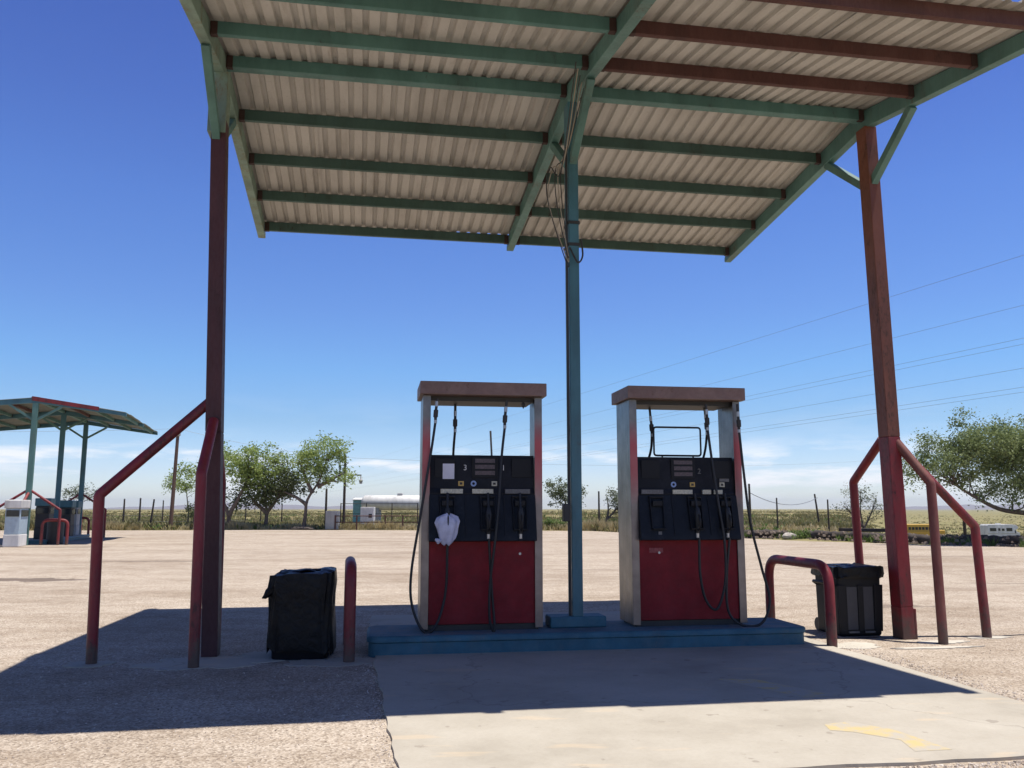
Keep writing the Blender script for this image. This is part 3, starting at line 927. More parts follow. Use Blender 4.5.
        text_mesh('2', 0.075, M['label_dim'], r, (0.145, fy(1.49) - 0.004, 1.49), 'number')
        strips = [(-0.36, 0.22, 'label_dim'), (-0.05, 0.20, 'label_grey'), (0.20, 0.085, 'label_grey'), (0.32, 0.085, 'label_grey')]
        badges = [(0.065, 'label_yellow'), (0.375, 'label_grey')]
        ring_x = -0.13
    for x, w, key in strips: plate('price_strip', x, 1.287, w, 0.042, key, 0.026)
    for x, key in badges:
        p = plate('badge', x, 1.36, 0.052, 0.045, key, 0.006)
        y = min(fy(1.36 - 0.022), fy(1.36 + 0.022)) - 0.0065
        MB().box(x - 0.013, x + 0.013, y - 0.002, y, 1.349, 1.371).build('badge_mark', M['dark'], p)
    y = fy(1.345) - 0.001
    m = MB(); n = 24; vs = []
    for rr, yy in ((0.028, y), (0.028, y - 0.006), (0.013, y - 0.006), (0.013, y)):
        vs += [(ring_x + rr * math.cos(2 * PI * k / n), yy, 1.36 + rr * math.sin(2 * PI * k / n)) for k in range(n)]
    fs = [(a * n + k, a * n + (k + 1) % n, (a + 1) * n + (k + 1) % n, (a + 1) * n + k) for a in range(3) for k in range(n)]
    m.add(vs, fs).build('round_badge', M['label_blue'], r)
    # mullion lines between the nozzle bays and the boots themselves
    bays = (-0.34, 0.045, 0.35) if not which else (-0.33, 0.06, 0.37)
    for x in (-0.165, 0.205):
        z0, z1 = 0.87, 1.24
        m = MB().add([(x - 0.006, ay(z0) - 0.007, z0), (x + 0.006, ay(z0) - 0.007, z0), (x + 0.006, ay(z1) - 0.007, z1), (x - 0.006, ay(z1) - 0.007, z1),
                      (x - 0.006, ay(z0) + 0.004, z0), (x + 0.006, ay(z0) + 0.004, z0), (x + 0.006, ay(z1) + 0.004, z1), (x - 0.006, ay(z1) + 0.004, z1)],
                     [(0, 1, 2, 3), (5, 4, 7, 6), (0, 3, 7, 4), (1, 5, 6, 2), (3, 2, 6, 7), (4, 5, 1, 0)])
        m.build('mullion', M['black_plastic'], r)
    for x in bays:
        z0, z1, w = 0.93, 1.235, 0.062
        m = MB()
        for sx in (-1, 1):
            m.bar((x + sx * w, ay(z0) - 0.012, z0), (x + sx * w * 1.1, ay(z1) - 0.012, z1), 0.012, 0.03)
        m.bar((x - w * 1.1 - 0.006, ay(z1) - 0.014, z1), (x + w * 1.1 + 0.006, ay(z1) - 0.014, z1), 0.034, 0.016)
        m.bar((x - w - 0.006, ay(z0) - 0.02, z0), (x + w + 0.006, ay(z0) - 0.02, z0), 0.05, 0.014)
        m.bar((x - w * 0.8, ay(1.10) - 0.02, 1.175), (x + w * 0.8, ay(1.10) - 0.02, 1.175), 0.03, 0.05)
        m.build('nozzle_boot', M['black_plastic'], r, bevel=0.003)
    noz = {}
    for x in (bays if not which else bays[1:]):
        noz[x] = nozzle(r, x, 1.07, ay(1.07) - 0.03, 'rubber')
    if which:
        MB().box(-0.335, -0.30, ay(0.9) - 0.01, ay(0.9) - 0.004, 0.875, 0.905).build('sticker', M['label_dim'], r)
    def hose(pts, rad=0.0125):
        return MB().tube(spline(pts, 12), rad, 10).build('hose', M['rubber'], r, smooth=True)
    def coupling(x, y, z, dx=0.0):
        m = MB()
        m.tube([(x, y, 2.16), (x + dx * 0.5, y, z + 0.11)], 0.013, 8)
        m.tube([(x + dx * 0.5, y, z + 0.12), (x + dx * 0.8, y, z + 0.055), (x + dx * 0.8, y, z + 0.05), (x + dx, y, z - 0.015), (x + dx, y, z - 0.02), (x + dx, y, z - 0.07)],
               [0.013, 0.014, 0.023, 0.023, 0.015, 0.013], 10)
        o = m.build('coupling', M['dark'], r, smooth=True)
        s2 = MB().tube([(x + dx * 0.45, y, z + 0.135), (x + dx * 0.6, y, z + 0.085)], 0.0155, 10)
        s2.tube([(x + dx, y, z - 0.045), (x + dx, y, z - 0.075)], 0.0155, 10)
        s2.build('ferrule', M['silver'], o, smooth=True)
    yn_ = ay(0.86) - 0.04
    if not which:
        coupling(-0.44, yf - 0.05, 2.00, -0.02)
        hose([(-0.46, yf - 0.05, 1.94), (-0.50, yf - 0.08, 1.65), (-0.585, yf - 0.10, 1.1), (-0.665, yf - 0.08, 0.55), (-0.655, yf - 0.09, 0.25), (-0.55, yf - 0.10, 0.02), (-0.44, yf - 0.10, 0.06), (-0.35, yf - 0.08, 0.36), (-0.34, yn_, 0.845)])
        coupling(-0.24, 0.06, 1.95, 0.0)
        hose([(-0.24, 0.06, 1.89), (-0.245, 0.16, 1.7), (-0.25, 0.25, 1.35), (-0.3, yb + 0.06, 0.7), (-0.28, yb + 0.07, 0.2), (-0.1, yb + 0.08, 0.1), (0.0, yb + 0.06, 0.6), (0.0, yb + 0.04, 0.9)])
        coupling(0.225, yf - 0.05, 1.96, -0.02)
        hose([(0.205, yf - 0.05, 1.90), (0.17, yf - 0.08, 1.60), (0.14, yf - 0.12, 1.2), (0.10, yf - 0.15, 0.82), (0.06, yf - 0.12, 0.45), (0.055, yf - 0.11, 0.15), (0.085, yf - 0.10, 0.02), (0.105, yf - 0.10, 0.05), (0.075, yf - 0.10, 0.40), (0.045, yn_, 0.845)])
        # short hook under the header and a slim filler rod behind the pump
        MB().tube([(0.40, -0.22, 2.155), (0.40, -0.22, 2.13), (0.40, -0.22, 2.09)], [0.008, 0.020, 0.004], 8).build('hook', M['dark'], r, smooth=True)
        MB().tube([(0.14, 0.14, 1.62), (0.125, 0.14, 1.90)], 0.010, 8).build('vent_rod', M['cable_pale'], r, smooth=True)
    else:
        coupling(-0.27, 0.04, 1.93, 0.02)
        hose([(-0.25, 0.04, 1.87), (-0.25, 0.12, 1.68), (-0.35, 0.24, 1.3), (-0.3, yb + 0.06, 0.7), (-0.28, yb + 0.07, 0.2), (-0.1, yb + 0.08, 0.1), (0.0, yb + 0.06, 0.6), (0.0, yb + 0.04, 0.9)])
        coupling(0.205, yf - 0.05, 1.97, 0.01)
        coupling(0.30, -0.02, 1.95, 0.02)
        hose([(0.215, yf - 0.05, 1.91), (0.235, yf - 0.08, 1.62), (0.27, yf - 0.12, 1.2), (0.315, yf - 0.14, 0.80), (0.315, yf - 0.12, 0.42), (0.23, yf - 0.11, 0.17), (0.12, yf - 0.11, 0.25), (0.065, yf - 0.12, 0.5), (0.06, yn_, 0.845)])
        hose([(0.32, -0.02, 1.89), (0.33, 0.10, 1.68), (0.26, 0.26, 1.3), (0.3, yb + 0.06, 0.7), (0.28, yb + 0.07, 0.2), (0.1, yb + 0.08, 0.1), (0.2, yb + 0.06, 0.6), (0.2, yb + 0.04, 0.9)])
        coupling(0.52, yf - 0.09, 1.95, 0.01)
        hose([(0.53, yf - 0.09, 1.89), (0.555, yf - 0.10, 1.5), (0.60, yf - 0.11, 1.0), (0.70, yf - 0.11, 0.55), (0.765, yf - 0.12, 0.24), (0.66, yf - 0.14, 0.03), (0.46, yf - 0.13, 0.02), (0.335, yf - 0.12, 0.16), (0.335, yf - 0.12, 0.5), (0.37, yn_, 0.845)])
        # empty black sign frame standing on the housing
        fr_ = fillet([(0.0, 0, 1.66), (-0.245, 0, 1.66), (-0.245, 0, 1.95), (0.255, 0, 1.95), (0.255, 0, 1.66), (0.0, 0, 1.66)], 0.03, 4)
        m = MB().tube(fr_, 0.010, 8)
        for xx in (-0.16, 0.17): m.tube([(xx, 0, 1.63), (xx, 0, 1.66)], 0.009, 8)
        m.box(-0.22, 0.23, -0.02, 0.02, 1.633, 1.643)
        m.build('sign_frame', M['rubber'], r, smooth=True)
    return r
p1 = pump(2.43, 'black and red fuel pump left of the middle post, plastic bag on one nozzle', 0)
p2 = pump(4.465, 'black and red fuel pump right of the middle post, empty sign frame on top', 1)
# plastic bag pulled over the left nozzle of the first pump
def nozzle_bag():
    rings = []; n = 28
    prof = [(1.130, 0.022, 0.018), (1.120, 0.050, 0.035), (1.095, 0.105, 0.052), (1.05, 0.124, 0.062), (0.99, 0.108, 0.064), (0.93, 0.094, 0.060), (0.885, 0.082, 0.052), (0.855, 0.060, 0.040), (0.835, 0.030, 0.024)]
    for i, (z, a, b) in enumerate(prof):
        rg = []
        for k in range(n):
            t = 2 * PI * k / n
            fold = 1 + 0.13 * math.sin(t * 5 + i * 0.25) + 0.16 * noise.noise(Vector((math.cos(t) * 2, math.sin(t) * 2, z * 9)))
            dz = 0.012 * math.sin(t * 3 + 1)
            rg.append((a * fold * math.cos(t), b * fold * math.sin(t), z + dz))
        rings.append(rg)
    m = MB().loft(rings)
    # the knotted corner that sticks out at the lower left
    m.tube([(-0.06, -0.02, 0.875), (-0.10, -0.035, 0.872), (-0.13, -0.03, 0.89)], [0.012, 0.026, 0.010], 8)
    m.tube([(-0.085, -0.02, 0.87), (-0.10, -0.035, 0.845)], [0.018, 0.005], 8)
    return m
bagm = plain('pale_plastic_bag', (0.50, 0.50, 0.62), 0.4, var=0.2, scale=14)
bg_ = nozzle_bag().build('plastic_bag', bagm, None, smooth=True)
bg_.location = W(2.43 - 0.345, 0.16 - 0.25 - 0.135, 0.18); bg_.rotation_euler = (0, 0, TH); bg_.scale = (0.86, 0.86, 0.95)
tag(bg_, 'pale crumpled plastic bag pulled over the left nozzle of the left pump', 'plastic bag')

# ------------------------------------------------------------------ waste bins
def superellipse(a, b, k, n, p=5.0):
    t = 2 * PI * k / n
    c, s = math.cos(t), math.sin(t)
    return (a * abs(c) ** (2 / p) * (1 if c >= 0 else -1), b * abs(s) ** (2 / p) * (1 if s >= 0 else -1))
def bin_left():
    r = thing('waste_bin', 'black square waste bin wrapped in a loose black bag, left of the pumps', 'waste bin', W(0.80, -0.10), TH)
    r.scale = (0.87, 0.87, 0.955)
    n = 96; rings = []
    for z, a, b in ((0.0, 0.275, 0.26), (0.02, 0.285, 0.27), (0.35, 0.296, 0.28), (0.70, 0.305, 0.29), (0.735, 0.305, 0.29)):
        rings.append([(*superellipse(a, b, k, n, 7), z) for k in range(n)])
    MB().loft(rings).build('body', M['black_plastic'], r, smooth=True)
    # bag skirt: hangs over the outside with folds, uneven lower hem
    rings = []
    for j, q in enumerate((0.0, 0.12, 0.3, 0.5, 0.7, 0.86, 1.0, 1.12, 1.22, 1.32, 1.42)):
        rg = []
        for k in range(n):
            t = 2 * PI * k / n
            hem = 0.07 + 0.06 * noise.noise(Vector((math.cos(t) * 2.2, math.sin(t) * 2.2, 1))) - 0.03 * math.cos(t)
            topz = 0.765 + 0.03 * noise.noise(Vector((math.cos(t) * 1.6, math.sin(t) * 1.6, 5))) + 0.022 * math.cos(t)
            if q <= 1:
                z = hem + (topz - hem) * q; gr = 0.016 + 0.010 * (1 - q) + 0.02 * math.exp(-((q - 0.9) / 0.08) ** 2)
            else:
                z = topz + 0.012 * math.sin((q - 1) * 7); gr = 0.016 - (q - 1) * 0.35
            f = noise.noise(Vector((math.cos(t) * 6, math.sin(t) * 6, z * 2))) * 0.024 + 0.005 * math.sin(t * 17 + z * 5) + noise.noise(Vector((math.cos(t) * 3, math.sin(t) * 3, z * 9))) * 0.012
            x, y = superellipse(0.300 + gr + f, 0.285 + gr + f, k, n, 7)
            z += noise.noise(Vector((x * 14, y * 14, q * 2))) * 0.02
            rg.append((x, y, z))
        rings.append(rg)
    MB().loft(rings, caps=False).build('bin_bag', M['bag_black'], r, smooth=True)
    # gathered knot and hanging flap on the left, sagging middle
    m = MB(); g = 22; vs = []; fs = []
    for i in range(g + 1):
        for j in range(g + 1):
            x = -0.22 + 0.44 * i / g; y = -0.20 + 0.40 * j / g
            e_ = min(i, g - i, j, g - j) / g
            z = 0.775 - 0.10 * e_ + noise.noise(Vector((x * 9, y * 9, 3))) * 0.045 + 0.05 * math.exp(-((x + 0.03) ** 2 + (y + 0.1) ** 2) / 0.006)
            vs.append((x, y, z))
    for i in range(g):
        for j in range(g):
            a = i * (g + 1) + j; fs.append((a, a + g + 1, a + g + 2, a + 1))
    m.add(vs, fs).build('bag_fold', M['bag_black'], r, smooth=True)
    m = MB().tube([(-0.27, -0.24, 0.66), (-0.33, -0.26, 0.60), (-0.36, -0.27, 0.565), (-0.385, -0.28, 0.555)], [0.05, 0.04, 0.022, 0.004], 7)
    m.build('bag_corner', M['bag_black'], r, smooth=True)
    return r
def bag_mat():
    m, nt, b = mat_nodes('black_bag_plastic')
    b.inputs['Base Color'].default_value = (0.004, 0.004, 0.005, 1)
    b.inputs['Roughness'].default_value = 0.36
    b.inputs['Specular IOR Level'].default_value = 0.22
    v = tex_coord(nt)
    bump(nt, b, noise_n(nt, v, 14, 5, 0.6, 1.0), 0.6, 0.02)
    return m
M['bag_black'] = bag_mat()
M['bin_grey'] = plain('sun_faded_black_plastic', (0.045, 0.045, 0.05), 0.6)
bin_left()
def bin_right():
    r = thing('waste_bin', 'black square waste bin with recessed panels and side handle, behind the right hoop guard', 'waste bin', W(6.41, 0.42), TH)
    m = MB()
    wb, wt_, h = 0.235, 0.243, 0.64
    def lv(z, x, y):
        s_ = (wb + (wt_ - wb) * z / h) / wb
        return (x * s_, y * s_, z)
    db = 0.235
    vs = [lv(0.0, -wb, -db), lv(0.0, wb, -db), lv(0.0, wb, db), lv(0.0, -wb, db), lv(h, -wb, -db), lv(h, wb, -db), lv(h, wb, db), lv(h, -wb, db)]
    m.add(vs, [(3, 2, 1, 0), (4, 5, 6, 7), (0, 1, 5, 4), (1, 2, 6, 5), (2, 3, 7, 6), (3, 0, 4, 7)])
    m.build('body', M['black_plastic'], r, bevel=0.03, seg=3)
    # raised stiles that leave two recessed panels on the front
    m = MB()
    yfr = lambda z: -db * (wb + (wt_ - wb) * z / h) / wb
    for x0, x1 in ((-0.235, -0.155), (-0.03, 0.03), (0.145, 0.233)):
        a, b_ = 0.05, 0.52
        vs = [(x0, yfr(a) - 0.014, a), (x1, yfr(a) - 0.014, a), (x1 * 1.08, yfr(b_) - 0.014, b_), (x0 * 1.08, yfr(b_) - 0.014, b_),
              (x0, yfr(a) + 0.004, a), (x1, yfr(a) + 0.004, a), (x1 * 1.08, yfr(b_) + 0.004, b_), (x0 * 1.08, yfr(b_) + 0.004, b_)]
        m.add(vs, [(0, 1, 2, 3), (5, 4, 7, 6), (0, 3, 7, 4), (1, 5, 6, 2), (3, 2, 6, 7), (4, 5, 1, 0)])
    m.build('front_rib', M['black_plastic'], r, bevel=0.005)
    m = MB()
    for x0, x1 in ((-0.150, -0.035), (0.035, 0.140)):
        m = MB(); m.box(x0, x1, yfr(0.05) - 0.022, yfr(0.05) + 0.004, 0.038, 0.055).build('lower_ledge', M['label_dim'], r)
        vs = [(x0, yfr(0.07) - 0.003, 0.07), (x1, yfr(0.07) - 0.003, 0.07), (x1, yfr(0.50) - 0.003, 0.50), (x0, yfr(0.50) - 0.003, 0.50), (x0, yfr(0.07) + 0.01, 0.07), (x1, yfr(0.07) + 0.01, 0.07), (x1, yfr(0.50) + 0.01, 0.50), (x0, yfr(0.50) + 0.01, 0.50)]
        MB().add(vs, [(0, 1, 2, 3), (5, 4, 7, 6), (0, 3, 7, 4), (1, 5, 6, 2), (3, 2, 6, 7), (4, 5, 1, 0)]).build('inset_panel', M['bin_grey'], r)
    # rim under the bag
    n = 72; rings = []
    for z, g_ in ((0.585, 0.012), (0.60, 0.02), (0.66, 0.026), (0.675, 0.018)):
        rings.append([(*superellipse(wt_ + g_, 0.262 + g_, k, n, 8), z) for k in range(n)])
    MB().loft(rings, caps=False).build('rim', M['black_plastic'], r, smooth=True)
    # bag: folded over the rim, crinkled top sagging inside
    rings = []
    for j, q in enumerate((0, 0.25, 0.5, 0.75, 1.0, 1.1, 1.2, 1.35, 1.6, 1.9, 2.3)):
        rg = []
        for k in range(n):
            t = 2 * PI * k / n
            hem = 0.60 + 0.035 * noise.noise(Vector((math.cos(t) * 3, math.sin(t) * 3, 8)))
            topz = 0.705 + 0.012 * noise.noise(Vector((math.cos(t) * 2, math.sin(t) * 2, 2)))
            f = 0.012 * noise.noise(Vector((math.cos(t) * 7, math.sin(t) * 7, q * 2)))
            if q <= 1: z = hem + (topz - hem) * q; g_ = 0.036 + f
            else: z = topz - 0.02 * (q - 1) ** 2 + 0.02 * noise.noise(Vector((math.cos(t) * 3 * q, math.sin(t) * 3 * q, q * 5))); g_ = 0.036 + f - (q - 1) * 0.22
            x, y = superellipse(wt_ + g_, 0.262 + g_, k, n, 8 if q < 1.5 else 4)
            rg.append((x, y, z))
        rings.append(rg)
    MB().loft(rings, caps=True).build('bin_bag', M['bag_black'], r, smooth=True)
    # handle bar at the left
    m = MB().tube(fillet([(-0.245, -0.17, 0.50), (-0.30, -0.17, 0.535), (-0.30, 0.17, 0.535), (-0.245, 0.17, 0.50)], 0.03, 4), 0.017, 10)
    m.build('handle', M['black_plastic'], r, smooth=True)
    # wheels at the back left
    for s_ in (-1, 1):
        MB().tube([(s_ * 0.17, 0.25, 0.07), (s_ * 0.225, 0.25, 0.07)], 0.07, 20).build('wheel', M['rubber'], r, smooth=True)
    return r
bin_right()

# ------------------------------------------------------------------ loose gravel in the foreground
def gravel():
    rn = random.Random(12); m = MB()
    def stone(x, y, s):
        h = s * rn.uniform(0.45, 0.8); a0 = rn.uniform(0, PI)
        vs = [(x + s * rn.uniform(0.7, 1.1) * math.cos(a0 + k * 1.257), y + s * rn.uniform(0.7, 1.1) * math.sin(a0 + k * 1.257), -0.002) for k in range(5)]
        vs += [(x + s * 0.55 * math.cos(a0 + 0.5 + k * 2.1), y + s * 0.55 * math.sin(a0 + 0.5 + k * 2.1), h) for k in range(3)]
        m.add(vs, [(5, 6, 7), (0, 1, 5), (1, 2, 6, 5), (2, 3, 6), (3, 4, 7, 6), (4, 0, 5, 7)])
    for _ in range(5200):                         # thinning out with distance
        Y = 3.2 + rn.random() ** 1.6 * 9
        X = rn.uniform(-0.72, 0.72) * Y
        p = Vector((X, Y, 0)) - O; u, t = p.dot(E1), p.dot(E2)
        if 1.45 < u < 5.8 and -4.06 < t < 2.6: continue
        stone(X, Y, rn.uniform(0.003, 0.008) * (1.6 if rn.random() < 0.06 else 1))
    for _ in range(1500):                         # swept up along the front edge of the slab
        u = rn.uniform(1.3, 7.0); t = -4.04 - abs(rn.gauss(0, 0.055))
        p = W(u, t); stone(p.x, p.y, rn.uniform(0.005, 0.014))
    for _ in range(500):
        t = rn.uniform(-4, -0.4); u = 1.43 - 0.037 * t - abs(rn.gauss(0, 0.05))
        p = W(u, t); stone(p.x, p.y, rn.uniform(0.004, 0.009))
    for _ in range(1100):
        u = 5.80 + abs(rn.gauss(0, 0.12)); t = rn.uniform(-3.9, -0.2)
        p = W(u, t); stone(p.x, p.y, rn.uniform(0.004, 0.010))
    return stuff(m.build('loose_gravel', M['gravel_stone']), 'loose pale gravel scattered over the lot and along the slab edges', 'gravel')
def gravel_stone():
    m, nt, b = mat_nodes('gravel_stone')
    v = nt.nodes.new('ShaderNodeTexVoronoi'); v.inputs['Scale'].default_value = 40
    nt.links.new(tex_coord(nt), v.inputs['Vector'])
    bw = nt.nodes.new('ShaderNodeRGBToBW'); nt.links.new(v.outputs['Color'], bw.inputs[0])
    c = ramp(nt, bw.outputs[0], [(0.15, (0.16, 0.125, 0.10)), (0.4, (0.42, 0.35, 0.28)), (0.8, (0.66, 0.58, 0.49))])
    nt.links.new(c, b.inputs['Base Color']); b.inputs['Roughness'].default_value = 0.95
    return m
M['gravel_stone'] = gravel_stone()
gravel()

# ------------------------------------------------------------------ the other fuel station canopy, far left
N0 = Vector((-17.6, 31.5, 0)); NR = R(105)
def NW(u, t, z=0): return N0 + Vector((math.cos(NR), math.sin(NR), 0)) * u + Vector((-math.sin(NR), math.cos(NR), 0)) * t + Vector((0, 0, z))
can2 = canopy(N0, NR, (0.0, 4.3, 8.6), dict(
        rafter=['teal_blue', 'teal_blue', 'teal_blue'], purlin=[lambda k: 'rust' if k in (-1, 1) else 'purlin_teal', lambda k: 'purlin_teal'],
        post=[[(0, 9, 'teal')], [(0, 9, 'teal_blue')], [(0, 9, 'teal_blue')]], strut='teal', roof='roof_green'),
        'smaller looking teal fuel canopy on three posts at the far left of the lot')
can2.scale = (1, 1.08, 0.94)
# red fascia board on part of its near gable
m = MB(); m.prism([(-2.0, 5.56 - 0.158 * 2.0 / 0.9 + 0.06), (0.12, 5.60), (0.12, 5.77), (-2.0, 5.56 - 0.158 * 2.0 / 0.9 + 0.21)], -0.085, -0.055)
m.build('fascia_board', M['red'], can2)
for us in (0.0, 8.6):
    sg = -1 if us == 0 else 1
    guard(can2, (us + sg * 1.05, 0.12), (us + sg * 1.05, 0.12, 1.10), (us + sg * 0.03, 0, 2.0), 'red_faded')
    for ts in (-1, 1):
        guard(can2, (us, ts * 1.0), (us, ts * 1.0, 1.35), (us, ts * 0.05, 2.1), 'red')
isl2 = island(NW(0.7, -0.55), NR, 7.6, 1.1, 0.16, 'low blue painted kerb island under the distant left canopy', ('teal_blue', 'concrete'))
def small_pump(u, t, label, body, head, h=1.45, rz=0.0, dark_panel=True):
    r = thing('small_fuel_pump', label, 'fuel pump', NW(u, t, 0.16), NR + rz, 'old fuel pumps under the distant canopy')
    MB().box(-0.34, 0.34, -0.25, 0.25, 0.0, 0.42).build('base_cabinet', M['white' if body == 'lightblue' else body], r, bevel=0.02)
    MB().box(-0.33, 0.33, -0.24, 0.24, 0.421, h - 0.30).build('cabinet', M[body], r, bevel=0.02)
    MB().box(-0.37, 0.37, -0.28, 0.28, h - 0.299, h).build('meter_head', M[head], r, bevel=0.03)
    for s_ in (-1, 1):
        MB().box(-0.28, 0.28, min(s_ * 0.24, s_ * 0.262), max(s_ * 0.24, s_ * 0.262), h - 0.58, h - 0.36).build('display', M['glass'], r)
        MB().box(min(s_ * 0.33, s_ * 0.352), max(s_ * 0.33, s_ * 0.352), -0.2, 0.2, h - 0.58, h - 0.36).build('side_window', M['glass'], r)
    MB().tube(spline([(0.36, 0.0, h - 0.4), (0.50, 0.02, h - 0.6), (0.52, 0.03, 0.4), (0.44, 0.02, 0.12), (0.38, 0.0, 0.35), (0.36, 0.0, 0.7)], 6), 0.02, 8).build('hose', M['rubber'], r, smooth=True)
    MB().tube([(0.37, 0, 0.66), (0.40, 0, 0.80), (0.37, 0, 0.95)], [0.02, 0.035, 0.015], 8).build('nozzle', M['dark'], r, smooth=True)
    return r
# the white and blue cabinet that stands nearest us
sp = small_pump(-0.80, 0.12, 'white and pale blue pump cabinet nearest the camera at the far left edge', 'lightblue', 'offwhite', 1.62)
sp.location.z = 0.0
sp.scale = (1.5, 1.0, 1.0)
small_pump(2.0, -0.1, 'dark pump with a teal head between the first and second post of the distant canopy', 'dark', 'teal_blue', 1.55)
small_pump(5.6, -0.1, 'dark pump with a teal head behind the middle post of the distant canopy', 'dark', 'teal_blue', 1.5)
small_pump(7.2, 0.0, 'grey pump in front of the farthest post of the distant canopy', 'grey_metal', 'teal_blue', 1.5)
hoop(NW(0.1, -0.85), NR, 'red bent pipe hoop guard at the near end of the distant island', -0.5, 0.35, 0.95, 'red_faded', 0.055, 'red hoop guards of the distant island')
hoop(NW(8.9, 0.05), NR, 'red pipe hoop guard at the far end of the distant island', -0.4, 0.4, 0.95, 'red', 0.055, 'red hoop guards of the distant island')
tb = thing('waste_bin', 'dark round waste drum beside the first post of the distant canopy', 'waste bin', NW(1.0, -0.75))
MB().tube([(0, 0, 0), (0, 0, 0.02), (0, 0, 0.82), (0, 0, 0.84)], [0.27, 0.29, 0.29, 0.27], 24).build('drum', M['dark'], tb, smooth=True)
MB().tube([(0, 0, 0.842), (0, 0, 0.88)], [0.30, 0.25], 24).build('lid', M['black_plastic'], tb, smooth=True)

# ------------------------------------------------------------------ trees
def leaf_cloud(m, rn, centres, n, sig, size, flat_=0.8):
    tot = sum(c[3] for c in centres); acc = []
    s_ = 0
    for c in centres: s_ += c[3]; acc.append(s_ / tot)
    vs = []; fs = []
    for i in range(n):
        q = rn.random(); k = 0
        while acc[k] < q: k += 1
        cx, cy, cz, w = centres[k]
        x = cx + rn.gauss(0, sig * w); y = cy + rn.gauss(0, sig * w); z = cz + rn.gauss(0, sig * w * flat_)
        a = rn.uniform(0, 2 * PI); el = rn.uniform(-0.9, 0.9)
        d = Vector((math.cos(a) * math.cos(el), math.sin(a) * math.cos(el), math.sin(el)))
        e_ = d.cross(Vector((rn.gauss(0, 1), rn.gauss(0, 1), rn.gauss(0, 1)))).normalized()
        L_ = size * rn.uniform(0.6, 1.35); w_ = L_ * rn.uniform(0.35, 0.6)
        p = Vector((x, y, z)); o = len(vs)
        vs += [p - d * L_ / 2, p + e_ * w_ / 2, p + d * L_ / 2, p - e_ * w_ / 2]
        fs.append((o, o + 1, o + 2, o + 3))
    m.add(vs, fs)
def tree(name, label, loc, trunks, lobes, n_clumps, n_leaves, sig, size, leaf, seed, group=None, r0=0.16, twigs=True, bark='bark', scale=1.0):
    """trunks: list of point lists (relative); lobes: (x, y, z, rx, ry, rz) ellipsoids that the clumps fill"""
    rn = random.Random(seed)
    r = thing(name, label, 'tree', loc, 0, group)
    cl = []
    vol = [l[3] * l[4] * l[5] for l in lobes]; tot = sum(vol)
    for l, v_ in zip(lobes, vol):
        for _ in range(max(3, int(n_clumps * v_ / tot))):
            while True:
                a = Vector((rn.uniform(-1, 1), rn.uniform(-1, 1), rn.uniform(-1, 1)))
                if 0.25 < a.length < 1: break
            cl.append((l[0] + a.x * l[3], l[1] + a.y * l[4], l[2] + a.z * l[5], rn.uniform(0.6, 1.35)))
    m = MB()
    tips = []
    for tr in trunks:
        pts = spline(tr, 5); k = len(pts)
        rad = [r0 * (1 - 0.72 * i / (k - 1)) * (1.35 if i == 0 else 1) for i in range(k)]
        m.tube(pts, rad, 9)
        tips += [(pts[i], rad[i]) for i in range(int(k * 0.35), k)]
    if twigs:
        for c in cl:
            if rn.random() > 0.75: continue
            c3 = Vector(c[:3])
            p, rad = min(tips, key=lambda q: (q[0] - c3).length + (0.6 if q[0].z > c3.z else 0) + rn.random() * 0.5)
            mid = p.lerp(c3, 0.5) + Vector((rn.gauss(0, 0.1), rn.gauss(0, 0.1), rn.uniform(-0.1, 0.2)))
            rr = min(rad * 0.5, 0.055)
            m.tube([p, mid, c3], [rr, rr * 0.6, rr * 0.25], 5)
    m.build('trunk', M[bark], r, smooth=True)
    g = MB()
    leaf_cloud(g, rn, cl, n_leaves, sig, size)
    g.build('crown', M[leaf], r)
    r.scale = (scale, scale, scale)
    return r
G_L = 'trees along the left edge of the lot'
Y = 57.0
tree('cottonwood_tree', 'bright green tree with a leaning forked trunk, beside the left canopy post', (px(230, Y), Y, 0),
     [[(0, 0, 0), (-0.1, 0, 0.9), (-0.7, 0, 2.2), (-0.9, 0.1, 3.3)], [(-0.05, 0, 0.8), (0.5, 0, 1.9), (1.1, 0.1, 3.2)]],
     [(-2.4, 0, 3.7, 0.9, 0.9, 0.6), (0.1, 0, 3.9, 1.5, 1.3, 1.15), (1.7, 0, 4.0, 1.4, 1.3, 1.1), (1.3, 0, 2.8, 1.1, 1.1, 0.8)], 85, 6800, 0.24, 0.16, 'leaf_fresh', 1, G_L, 0.14, scale=1.1)
Y = 58.0
tree('mesquite_tree', 'darker rounded tree with low drooping branches between the two bright green trees', (px(266, Y), Y, 0),
     [[(0, 0, 0), (0.05, 0, 0.9), (-0.1, 0, 1.8), (-0.3, 0, 2.8)], [(0, 0, 0.9), (0.6, 0, 1.7), (1.0, 0, 2.6)], [(0, 0, 1.0), (-0.7, 0, 1.6), (-1.2, 0, 2.3)]],
     [(-0.5, 0, 2.3, 1.9, 1.5, 0.9), (0.9, 0, 2.5, 1.5, 1.3, 0.95), (1.9, 0, 2.4, 0.8, 1.0, 0.5), (0.2, 0, 3.4, 1.3, 1.1, 0.8), (-1.4, 0, 1.6, 0.8, 0.9, 0.45)], 85, 7000, 0.25, 0.17, 'leaf_olive', 2, G_L, 0.13, scale=1.1)
Y = 57.0
